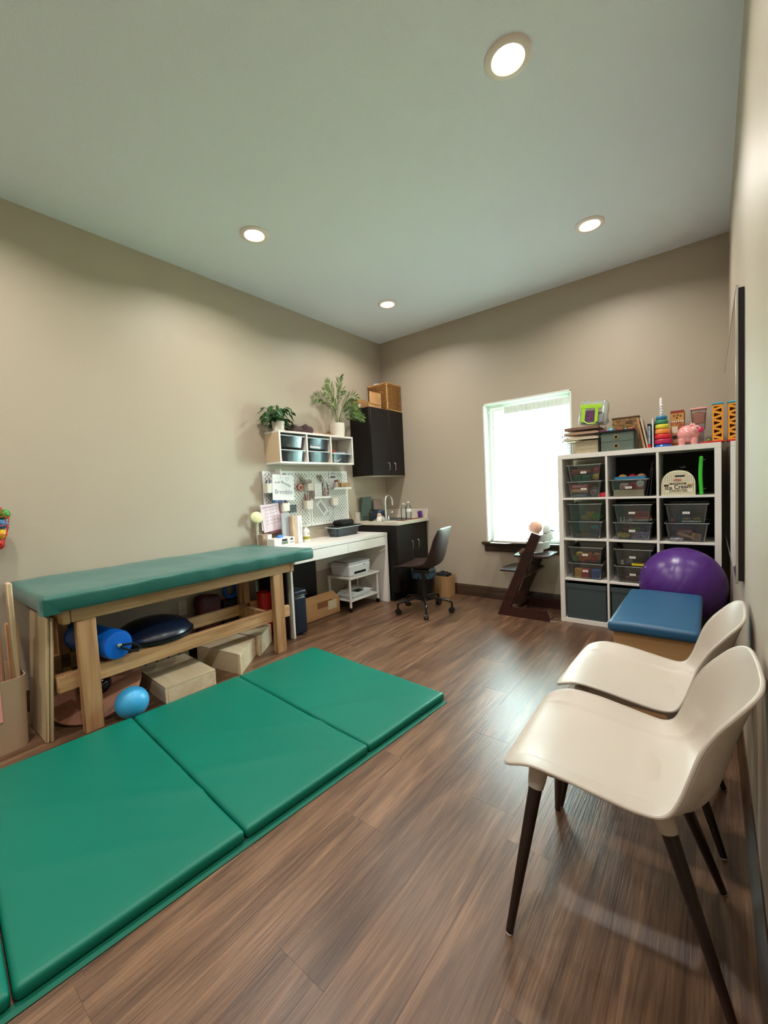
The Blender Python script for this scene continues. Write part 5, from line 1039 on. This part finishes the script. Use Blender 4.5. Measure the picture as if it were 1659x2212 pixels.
toy('red_dice', 'ball', (xc-.085, -.36, z+.163), .013, (180, 60, 50), 'small red ball at the left of the upper right bin', 'ball'); toy('dark_cup', 'disc', (xc-.04, -.31, z+.178), .028, (30, 40, 30), 'dark green cup behind the small red ball', 'cup', sc=(1, 1, .9))
toy('green_disc', 'disc', (xc+.03, -.30, z+.235), .07, (50, 70, 40), 'dark olive plate high in the upper right bin', 'plate', sc=(1, 1, .05))
# --- third row
z = rows(1)
xa = clearbin(0, z, 'lower clear bin in the third row left cube with yellow, red and blue blocks'); clearbin(0, z+.1395, 'upper clear bin in the third row left cube with play vegetables')
for dx, rgb, lab in ((-.065, (222, 168, 70), 'yellow arch-shaped block in the lower third-row bin'), (-.005, (196, 50, 66), 'red block in the lower third-row bin'), (.075, (30, 92, 170), 'blue block in the lower third-row bin')):
    toy('foam_block', 'block', (xa+dx, -.345, z+.045), .034, rgb, lab, 'block', sc=(.85 if dx < .05 else 1, 1, 1.2))
rv = random.Random(5); vg = [('green', (70, 150, 50)), ('yellow', (220, 190, 70)), ('orange', (220, 110, 40)), ('red', (190, 40, 34)), ('light orange', (222, 130, 60)), ('dark green', (50, 110, 40)), ('scarlet', (200, 54, 30)), ('tan', (180, 140, 90))]
for q, (nm, rgb) in enumerate(vg):
    dx = -.085 + .17*q/7; toy('play_vegetable', 'blob', (xa+dx*.98, -.345 + .02*(q % 2), z+.1435+.032+.018*(q % 3 == 1)), .027, rgb, f'{nm} play vegetable in the upper left bin of the third row', 'toy', 'play vegetables', sc=(1.1, 1.2, .95))
xb = clearbin(1, z, 'lower clear bin in the third row middle cube with dark red toys'); clearbin(1, z+.1395, 'upper clear bin in the third row middle cube with a yellow box')
ONE('yellow_box', MB().box(xb-.01, xb+.085, -.385, -.33, z+.1445, z+.165, .002), YEL, 'flat yellow box in the upper bin of the third row middle cube', 'box')
toy('dark_green_toy', 'blob', (xb+.04, -.34, z+.185), .03, (40, 70, 36), 'dark green toy on the yellow box', 'toy', sc=(1.6, .9, .6)); toy('white_roll', 'block', (xb-.075, -.37, z+.166), .018, (220, 218, 210), 'small white roll at the left of the yellow box', 'roll', sc=(.7, .7, 1.1))
toy('maroon_toy', 'blob', (xb+.01, -.33, z+.034), .060, (84, 26, 26), 'maroon toy heap in the lower bin of the third row middle cube', 'toy', sc=(1.2, .7, .4))
# --- bottom row fabric bins
for i, lab in enumerate(('dark slate fabric bin in the bottom left cube', 'dark slate fabric bin in the bottom middle cube', 'dark slate fabric bin in the bottom right cube behind the ball')):
    t2 = T('fabric_bin', lab, 'bin', (cx[i]+.167, -.22, .038), group='slate fabric bins in the bottom row')
    P('bin_body', tub(MB(), cx[i]+.012, cx[i]+.325, KY+.008, -.05, .0385, .345, .008, .004, .002), SLATE, t2)
    P('top_hem', MB().box(cx[i]+.010, cx[i]+.327, KY+.0045, KY+.0078, .305, .345, .001), SLATE, t2)
ONE('dark_divider_cloth', MB().box(cx[2]+.02, cx[2]+.31, -.075, -.06, rows(1)+.001, rows(1)+.30, .004), BLACKF, 'black cloth panel at the back of the third row right cube', 'cloth')

# ================================================================== on top of the cube shelf
KT = 1.4645
t = T('wire_tray_rack', 'black wire letter rack with stacked papers at the window end of the cube shelf', 'letter rack', (2.40, -.25, KT))
WR = mat('dark_wire', (58, 52, 50), .4, metal=.6); wm = MB(); rx0, rx1, ry0, ry1 = 2.262, 2.55, -.385, -.10
for x in (rx0, rx1):
    for y in (ry0, ry1): wm.cyl((x, y, KT), (x, y, KT+.235), .0026, n=8)
P('posts', wm, WR, t)
for q, z in enumerate((.115, .160, .200)):
    P('tray_frame', MB().tube([(rx0-.01, ry0, KT+z), (rx1, ry0, KT+z), (rx1, ry1, KT+z), (rx0-.01, ry1, KT+z)], .0028, 6, closed=True), WR, t)
gm = MB()
for q in range(6): gm.cyl((rx0, ry0+.02+.048*q, KT+.002), (rx0, ry0+.02+.048*q, KT+.23), .0015, n=6)
for q in range(8): gm.cyl((rx0, ry0, KT+.012+.028*q), (rx0, ry1, KT+.012+.028*q), .0015, n=6)
P('side_grid', gm, WR, t)
for q, (z, nm, rgb, th, lab) in enumerate(((.119, 'cream', (226, 212, 186), .014, 'cream paper stack on the lowest tier of the wire rack'), (.164, 'pinkish', (206, 168, 140), .012, 'pinkish brown card stack on the middle tier of the wire rack'), (.204, 'brown', (150, 112, 86), .014, 'brown card stack on the top tier of the wire rack'))):
    ONE('paper_pile', MB().box(rx0+.004+.006*q, rx1-.006, ry0+.006, ry1-.01, KT+z, KT+z+th, .002).box(rx0+.01, rx1-.02, ry0+.004, ry1-.02, KT+z+th+.0005, KT+z+th+.006, .001), C('pile_'+nm, rgb, .7), lab, 'papers', 'paper stacks in the wire rack')
ONE('beige_file_box', MB().box(2.36, 2.535, -.36, -.11, KT+.0005, KT+.108, .003), mat('ribbed_beige', (170, 158, 128), .7, var=.1, vscale=30), 'beige ribbed file box under the tiers of the wire rack', 'box')
t = T('clear_zip_bag', 'clear zip bag trimmed in lime green with a purple card, on the wire rack', 'bag', (2.47, -.27, KT+.226))
bz = KT+.2262; tb = math.radians(-7)
Mb = MX((2.475, -.27, bz+.012), 0, 0, .09)
def bgf(v): v = v.copy(); v.x += .006*noise.noise(v*18); v.z += .004*noise.noise(v*25); v.y *= 1-.55*max(0, v.z-.0)/.2; return v
P('bag_shell', MB().rbox(-.10, .115, -.075, .075, 0, .205, .03, (4, 3, 5), 3, bgf, Mb), clear('frosted_vinyl', (236, 244, 240), .95, rough=.1, diff=.22), t)
P('lime_trim', MB().box(-.088, .08, -.0775, -.074, .135, .168, .002, Mb).box(-.075, -.045, -.0775, -.0745, .02, .135, .002, Mb).box(.03, .055, -.0775, -.0745, .02, .135, .002, Mb), mat('lime_vinyl', (160, 206, 50), .4), t)
P('handle', MB().tube([Mb @ Vector(p_) for p_ in ((-.05, -.080, .03), (-.02, -.084, .008), (.03, -.084, .008), (.05, -.080, .03))], .005, 6), mat('lime_vinyl'), t)
P('purple_card', MB().box(-.044, .029, -.070, -.062, .022, .118, .002, Mb), mat('plum_card', (104, 52, 84), .5, rgb2=(70, 40, 90), vscale=40), t); P('yellow_cloth', MB().rbox(-.07, .06, -.03, .03, .125, .172, .015, (3, 2, 2), 2, None, Mb), mat('yellow_cloth', (220, 196, 60), .7), t)
P('blue_cloth', MB().rbox(-.085, -.02, -.04, .04, .01, .10, .02, (2, 2, 2), 2, None, Mb), mat('aqua_cloth', (90, 160, 190), .7), t); P('dark_contents', MB().rbox(.035, .085, -.045, .04, .01, .11, .015, (2, 2, 2), 2, None, Mb), mat('grape_cloth', (70, 50, 80), .7), t)
# two-drawer box
t = T('two_drawer_box', 'slate green two-drawer card box with round finger holes on the cube shelf', 'box', (2.67, -.27, KT))
SG = mat('slate_green_card', (92, 106, 94), .65, var=.06, vscale=60)
P('box_body', MB().box(2.560, 2.795, -.375, -.12, KT+.0005, KT+.148, .002), SG, t)
for z in (.004, .076):
    d_ = P('drawer', MB().box(2.566, 2.789, -.3785, -.3755, KT+z, KT+z+.068, .0015), SG, t)
    P('grommet', MB().lathe([(.0135, -.001), (.0185, -.001), (.0185, .002), (.0135, .002), (.0135, -.001)], (2.672, -.3795, KT+z+.035), 26, Matrix.Rotation(PI/2, 4, 'X'), open_=True), mat('brass_ring', (206, 178, 120), .3, metal=.6), d_)
    P('finger_hole', MB().cyl((2.672, -.3787, KT+z+.035), (2.672, -.3800, KT+z+.035), .0135, n=22), BLACKP, d_)
t = T('black_tray', 'black tray of coloured play gems lying on the two-drawer box', 'tray', (2.66, -.3, KT+.149))
P('tray_body', tub(MB(), 2.525, 2.80, -.385, -.17, KT+.1485, KT+.166, .012, .004, 0), BLACKP, t)
for nm, x, rgb, r_ in (('purple', 2.575, (130, 30, 110), .030), ('blue', 2.632, (60, 160, 196), .020), ('crimson', 2.69, (150, 20, 50), .028), ('aqua', 2.737, (70, 180, 180), .013), ('coral', 2.772, (230, 86, 60), .027)):
    ONE('play_gem', MB().lathe([(r_, -.006), (r_*1.0, .004), (r_*.6, .014 if nm != 'blue' else .026), (0, .018 if nm != 'blue' else .034)], (x, -.345, KT+.1595), 14), C('gem_'+nm, rgb, .3), f'{nm} rounded play gem in the black tray on the two-drawer box', 'toy', 'play gems in the black tray')
t = T('patterned_box', 'brown patterned keepsake box standing behind the two-drawer box', 'box', (2.70, -.10, KT))
P('box_body', MB().box(2.60, 2.80, -.10, -.04, KT+.0005, KT+.285, .003), mat('paisley_brown', (158, 124, 70), .6, rgb2=(100, 66, 34), vscale=55), t); P('box_edge', MB().box(2.597, 2.803, -.103, -.037, KT+.2855, KT+.297, .002), mat('dark_brown_card', (92, 64, 38), .6), t)
P('name_plate', MB().box(2.70, 2.75, -.1035, -.1005, KT+.24, KT+.262), mat('dark_brown_card'), t)
def book(x, lean, w, H_, d, m_, lab, nm='book'):
    t = T(nm, lab, 'book', (x, -.25, KT)); M = MX((x, 0, KT+.001), 0, 0, lean)
    P('cover', MB().box(0, .002, -.37, -.37+d, 0, H_, .0005, M).box(w-.002, w, -.37, -.37+d, 0, H_, .0005, M).box(.002, w-.002, -.37, -.3665, 0, H_, 0, M), m_, t); P('pages', MB().box(.0025, w-.0025, -.366, -.372+d, .003, H_-.003, 0, M), mat('page_edge', (222, 206, 180), .8), t)
    return t, M
book(2.862, math.radians(-11), .012, .245, .17, mat('tan_cover', (186, 138, 96), .6), 'tan book leaning left beside the two-drawer box')
book(2.884, math.radians(-11), .011, .235, .16, mat('taupe_cover', (206, 186, 166), .6), 'taupe book leaning left, second beside the two-drawer box')
t, M = book(2.889, 0, .020, .185, .13, mat('blue_grey_cover', (74, 100, 110), .5), 'blue-grey book standing upright with white spine lettering and a red foot')
B_ = Matrix.Translation((2.899, -.3712, KT+.11)); text(t, 'MIGHTY MIGHTY ANIMALS', .0125, (2.899, -.3712, KT+.110), '-y', PAPER, tilt=-PI/2, bold=.0003)
P('red_foot', MB().box(2.8885, 2.9095, -.3725, -.3705, KT+.001, KT+.030), RED, t); P('black_top', MB().box(2.8875, 2.9105, -.3725, -.3702, KT+.170, KT+.187), BLACKP, t)
ONE('white_book', MB().box(2.919, 2.926, -.37, -.22, KT+.0005, KT+.225, .001), PAPER, 'thin tall white book standing left of the ring stacker', 'book')
ONE('navy_book', MB().box(2.929, 2.934, -.35, -.20, KT+.0005, KT+.185, .001), mat('ink_blue', (20, 40, 60), .5), 'thin navy book behind the ring stacker', 'book')
# ring stacker
t = T('ring_stacker', 'tall stacking toy of six coloured rings on a white twisted post', 'toy', (2.978, -.325, KT))
P('base', MB().lathe([(.0, 0), (.052, .0), (.058, .008), (.05, .02), (.03, .022), (0, .022)], (2.985, -.325, KT+.0005), 30), BLUE, t)
for q, (nm, rgb, r_, h) in enumerate((('magenta', (176, 24, 76), .058, .040), ('red', (206, 36, 40), .055, .037), ('orange', (232, 140, 60), .051, .037), ('yellow', (214, 204, 60), .047, .036), ('green', (52, 134, 98), .042, .034), ('teal', (44, 124, 158), .037, .030))):
    z = KT+.0235 + sum((.040, .037, .037, .036, .034, .030)[:q])*1.02; n_ = 16; prof = []
    mb = MB(); mb.lathe([(r_*.8, 0), (r_*.97, .003), (r_, h*.3), (r_*.985, h*.7), (r_*.93, h-.003), (r_*.8, h-.0015), (.012, h-.0015), (.012, 0)], (2.985-.001*q*2, -.325, z), 48)
    for v in mb.bm.verts:
        dx, dy = v.co.x-(2.985-.002*q), v.co.y+.325; rr_ = math.hypot(dx, dy)
        if rr_ > r_*.75: k_ = 1+.022*math.cos(math.atan2(dy, dx)*12); v.co.x = (2.985-.002*q)+dx*k_; v.co.y = -.325+dy*k_
    P('ring', mb, C('ring_'+nm, rgb, .4), t, f'{nm} ring', ang=60)
zp = KT+.0235+.214*1.02; pm = MB(); n_ = 14
pm.lathe([(.0095, 0), (.0095, .13), (.008, .137), (0, .139)], (2.974, -.325, zp), 16); P('post', pm, WHITEM, t)
P('spiral', MB().tube([(2.974+.0105*math.cos(k_*.55), -.325+.0105*math.sin(k_*.55), zp+.004+.0017*k_) for k_ in range(48)], .003, 6), WHITEM, t)
# gingerbread house box
t = T('play_house_box', 'tall red-brown card box printed like a gingerbread house', 'box', (3.065, -.2, KT))
bx0, bx1, by = 3.030, 3.115, -.265
GB = mat('brick_red_card', (150, 62, 40), .6, rgb2=(190, 130, 70), vscale=30)
P('box_body', MB().box(bx0, bx1, by, by+.14, KT+.0005, KT+.275, .002), GB, t)
P('roof_print', MB().box(bx0, bx1, by-.0012, by-.0004, KT+.255, KT+.275), mat('rust_print', (140, 44, 28), .6), t); P('upper_panel', MB().box(bx0+.002, bx1-.002, by-.0012, by-.0004, KT+.20, KT+.254), mat('gold_print', (196, 144, 70), .6), t)
for dx, dz in ((.022, .236), (.044, .240), (.040, .220), (.063, .232)): P('round_window', MB().cyl((bx0+dx, by-.0014, KT+dz), (bx0+dx, by-.002, KT+dz), .008, n=16), mat('choc_print', (110, 56, 30), .6), t)
for q in range(6): P('icing_dot', MB().box(bx0+.006+.0135*q, bx0+.014+.0135*q, by-.0018, by-.0012, KT+.188, KT+.198), PAPER, t)
P('window_card', MB().box(bx0+.006, bx0+.045, by-.0016, by-.0006, KT+.105, KT+.155), mat('cream_print', (216, 206, 184), .6), t); P('lower_panel', MB().box(bx0+.002, bx1-.002, by-.0011, by-.0004, KT+.03, KT+.098), mat('tan_print', (190, 150, 116), .6), t)
P('round_door', MB().cyl((bx0+.027, by-.0014, KT+.072), (bx0+.027, by-.0022, KT+.072), .017, n=20), mat('dark_choc'), t)
# piggy bank
t = T('piggy_bank', 'glossy pink piggy bank with a magenta snout facing right', 'piggy bank', (3.15, -.33, KT))
PK = mat('pig_pink', (232, 156, 152), .18, coat=.5); pcx, pcy = 3.143, -.335
P('body', MB().sph((pcx, pcy, KT+.082), .066, (1.05, .92, 1.0), 32).sph((pcx+.036, pcy-.012, KT+.105), .044, (1, .95, .9), 24), PK, t, ang=180)
for dx, dy in ((-.038, -.030), (-.038, .030), (.036, -.032), (.036, .030)): P('foot', MB().lathe([(.017, 0), (.020, .008), (.024, .035), (.02, .05)], (pcx+dx, pcy+dy, KT+.0005), 16), PK, t)
P('snout', MB().lathe([(.018, 0), (.019, .012), (.015, .020), (0, .021)], (pcx+.068, pcy-.028, KT+.103), 18, Matrix.Rotation(math.radians(80), 4, 'Y') @ Matrix.Rotation(math.radians(30), 4, 'X')), mat('pig_snout', (214, 50, 104), .2), t)
for dy, dx in ((-.036, .022), (.016, .034)): P('ear', MB().lathe([(.013, 0), (.009, .012), (.0, .026)], (pcx+dx, pcy+dy, KT+.138), 12, Matrix.Diagonal((1, .5, 1, 1))), PK, t)
for dy, dx in ((-.046, .054), ): P('eye', MB().sph((pcx+dx, pcy+dy, KT+.118), .0055, (1, .6, 1), 12), mat('gloss_black'), t)
P('coin_slot', MB().box(pcx-.014, pcx+.014, pcy-.002, pcy+.002, KT+.1465, KT+.149), BLACKP, t)
P('tail', MB().tube([(pcx-.068, pcy, KT+.08), (pcx-.078, pcy+.004, KT+.088), (pcx-.076, pcy-.006, KT+.094), (pcx-.084, pcy, KT+.09)], .003, 6), PK, t)
# clear canister with pink and orange
t = T('pink_canister', 'clear square canister with pink and orange contents behind the piggy bank', 'canister', (3.2, -.16, KT))
P('box_under', MB().box(3.165, 3.235, -.20, -.13, KT+.0005, KT+.115, .002), mat('grey_print', (120, 116, 112), .5, var=.3, vscale=40), t)
P('canister_body', tub(MB(), 3.155, 3.25, -.21, -.12, KT+.116, KT+.27, .012, .002, .008), PET, t)
P('pink_wool', MB().rbox(3.165, 3.24, -.20, -.13, KT+.165, KT+.255, .02, (3, 3, 3), 3, lambda v: v + Vector((.006*noise.noise(v*40), .006*noise.noise(v*41), 0))), mat('pink_wool', (238, 130, 130), .8, rgb2=(240, 160, 90), vscale=18), t)
P('lid', MB().rbox(3.150, 3.255, -.215, -.115, KT+.271, KT+.283, .005), mat('pink_lid', (240, 170, 166), .3), t)
toy('green_bead', 'ball', (3.262, -.345, KT+.022), .012, (110, 160, 70), 'small green ball between the piggy bank and the orange tower', 'ball')
# orange tower with triangular cut-outs
t = T('orange_tower', 'orange lattice toy tower with triangle holes and a red base', 'toy', (3.325, -.30, KT))
OT = mat('tower_orange', (232, 150, 36), .45); tx0, tx1, ty0, ty1, tz0, tz1 = 3.285, 3.345, -.375, -.29, KT+.013, KT+.268
P('red_base', MB().box(3.215, 3.352, -.384, -.27, KT+.0005, KT+.0125, .002), RED, t)
def lattice(face):
    mb = MB(); w = tx1-tx0; rows_ = 8; hh = (tz1-tz0-.02)/rows_
    mb.box(tx0, tx0+.009, face, face+.004, tz0, tz1).box(tx1-.009, tx1, face, face+.004, tz0, tz1).box(tx0+.009, tx1-.009, face, face+.004, tz0, tz0+.01).box(tx0+.009, tx1-.009, face, face+.004, tz1-.012, tz1)
    for k_ in range(rows_):
        za, zb = tz0+.01+k_*hh, tz0+.01+(k_+1)*hh; a_, b_ = (tx0+.009, tx1-.009) if k_ % 2 else (tx1-.009, tx0+.009)
        mb.prism([(a_, za-hh*.1), (b_, za+hh*.42), (b_, za+hh*1.0), (a_, za+hh*.48)], face, face+.004, 'y')
    return mb
P('front_lattice', lattice(ty0), OT, t); P('rear_lattice', lattice(ty1-.004), OT, t)
P('side_wall', MB().box(tx0, tx0+.004, ty0+.0045, ty1-.0045, tz0, tz1), OT, t); P('side_wall', MB().box(tx1-.004, tx1, ty0+.0045, ty1-.0045, tz0, tz1), OT, t)
P('inner_core', MB().box(tx0+.008, tx1-.008, ty0+.03, ty0+.034, tz0, tz1-.03), mat('maroon_core', (90, 26, 20), .6), t)
P('blue_top', MB().box(tx0-.002, tx1+.003, ty0-.003, ty1+.003, tz1+.0005, tz1+.014, .004), mat('cyan_plastic', (60, 158, 182), .4), t)

# ================================================================== ball, bench, mirror
ax = Vector((-.75, -.35, .45)).normalized(); R_ = .257; pr = []
for k_ in range(0, 97):
    a_ = PI*k_/96; g = 0
    for gc in [14+17*q for q in range(10)]:
        g = max(g, math.exp(-((math.degrees(a_)-gc)/.9)**2))
    pr.append(((R_-.0016*g)*math.sin(a_), -(R_-.0016*g)*math.cos(a_)))
ball = T('exercise_ball', 'large purple exercise ball wedged between the blue bench and the cube shelf', 'ball', (3.112, -.68, .222))
P('ball_skin', MB().lathe(pr, (3.112, -.68, .478), 64, ax.to_track_quat('Z', 'Y').to_matrix().to_4x4()), mat('purple_vinyl', (76, 36, 116), .3, bump=.08, bscale=300), ball, ang=180)
P('valve_plug', MB().cyl(Vector((3.112, -.68, .478))+ax*R_*.998, Vector((3.112, -.68, .478))+ax*(R_+.003), .008, n=14), mat('plug_grey', (150, 140, 160), .4), ball)
t = T('bench', 'bench with blue padded vinyl top and plain wooden body between ball and chairs', 'bench', (3.02, -1.36, 0))
P('cushion', MB().rbox(2.835, 3.235, -1.775, -.955, .425, .482, .022, (8, 12, 1), 4, lambda v: v + Vector((0, 0, .004*noise.noise(v*6)+.004*(1-((v.x-3.035)/.2)**2 if v.z > .46 else 0)))), BLUEV, t, ang=60)
BW = mat('bench_birch', (190, 152, 104), .6, grain='x', vscale=8, rgb2=(168, 128, 84), bump=.05)
P('front_board', MB().box(2.86, 3.205, -1.745, -1.727, .0, .424, .002), BW, t); P('rear_board', MB().box(2.86, 3.205, -1.003, -.985, .0, .424, .002), BW, t)
P('side_board', MB().box(2.86, 2.878, -1.7265, -1.0035, .0, .424, .002), BW, t); P('side_board', MB().box(3.187, 3.205, -1.7265, -1.0035, .0, .424, .002), BW, t)
t = T('wall_mirror', 'large frameless wall mirror on the right wall seen edge-on', 'mirror', (3.372, -1.06, .79))
P('mirror_glass', MB().box(3.3585, 3.3625, -1.99, -.13, .79, 1.985, .0), mat('mirror_silver', (232, 236, 234), .015, metal=1), t)
P('edge_channel', MB().box(3.357, 3.3655, -1.9965, -1.9905, .785, 1.99, .001).box(3.357, 3.3655, -1.9905, -.13, .784, .7895).box(3.357, 3.3655, -1.9905, -.13, 1.9855, 1.991), STEEL, t)
P('backing_board', MB().box(3.366, 3.384, -1.985, -.135, .795, 1.98), BLACKP, t)

# ================================================================== outside the window
gr = MB(); gr.box(-14, 16, .5, 30, -.45, -.35); g_ = ST('ground_outside', gr, mat('lawn', (150, 170, 110), .9, var=.3, vscale=1.5))
def tree(x, y, H_, R_, n, label, seed):
    t = T('garden_tree', label, 'tree', (x, y, -.35)); r = random.Random(seed)
    P('trunk', MB().tube([(x, y, -.35), (x+.05, y, H_*.3), (x, y+.05, H_*.6)], [.11, .08, .05], 8), mat('bark', (90, 76, 60), .8), t)
    mb = MB()
    for q in range(n):
        d_ = Vector((r.gauss(0, 1), r.gauss(0, 1), r.gauss(0, 1))).normalized(); rr_ = R_*r.uniform(.35, 1)**.5
        c_ = Vector((x, y, H_*.62)) + Vector((d_.x*rr_, d_.y*rr_, d_.z*rr_*1.15)); a_ = Vector((r.gauss(0, 1), r.gauss(0, 1), r.gauss(0, 1))).normalized(); b_ = a_.orthogonal().normalized(); s_ = r.uniform(.022, .04)
        mb.bm.faces.new([mb.bm.verts.new(c_+v) for v in (a_*s_*1.5, b_*s_, -a_*s_*1.5, -b_*s_)])
    P('foliage', mb, mat('tree_leaves', (120, 150, 110), .8, var=.3, vscale=3), t, ang=180, kind='stuff')
tree(-1.0, 5.6, 2.9, 1.25, 6500, 'leafy tree outside seen through the left strip of the window', 4)
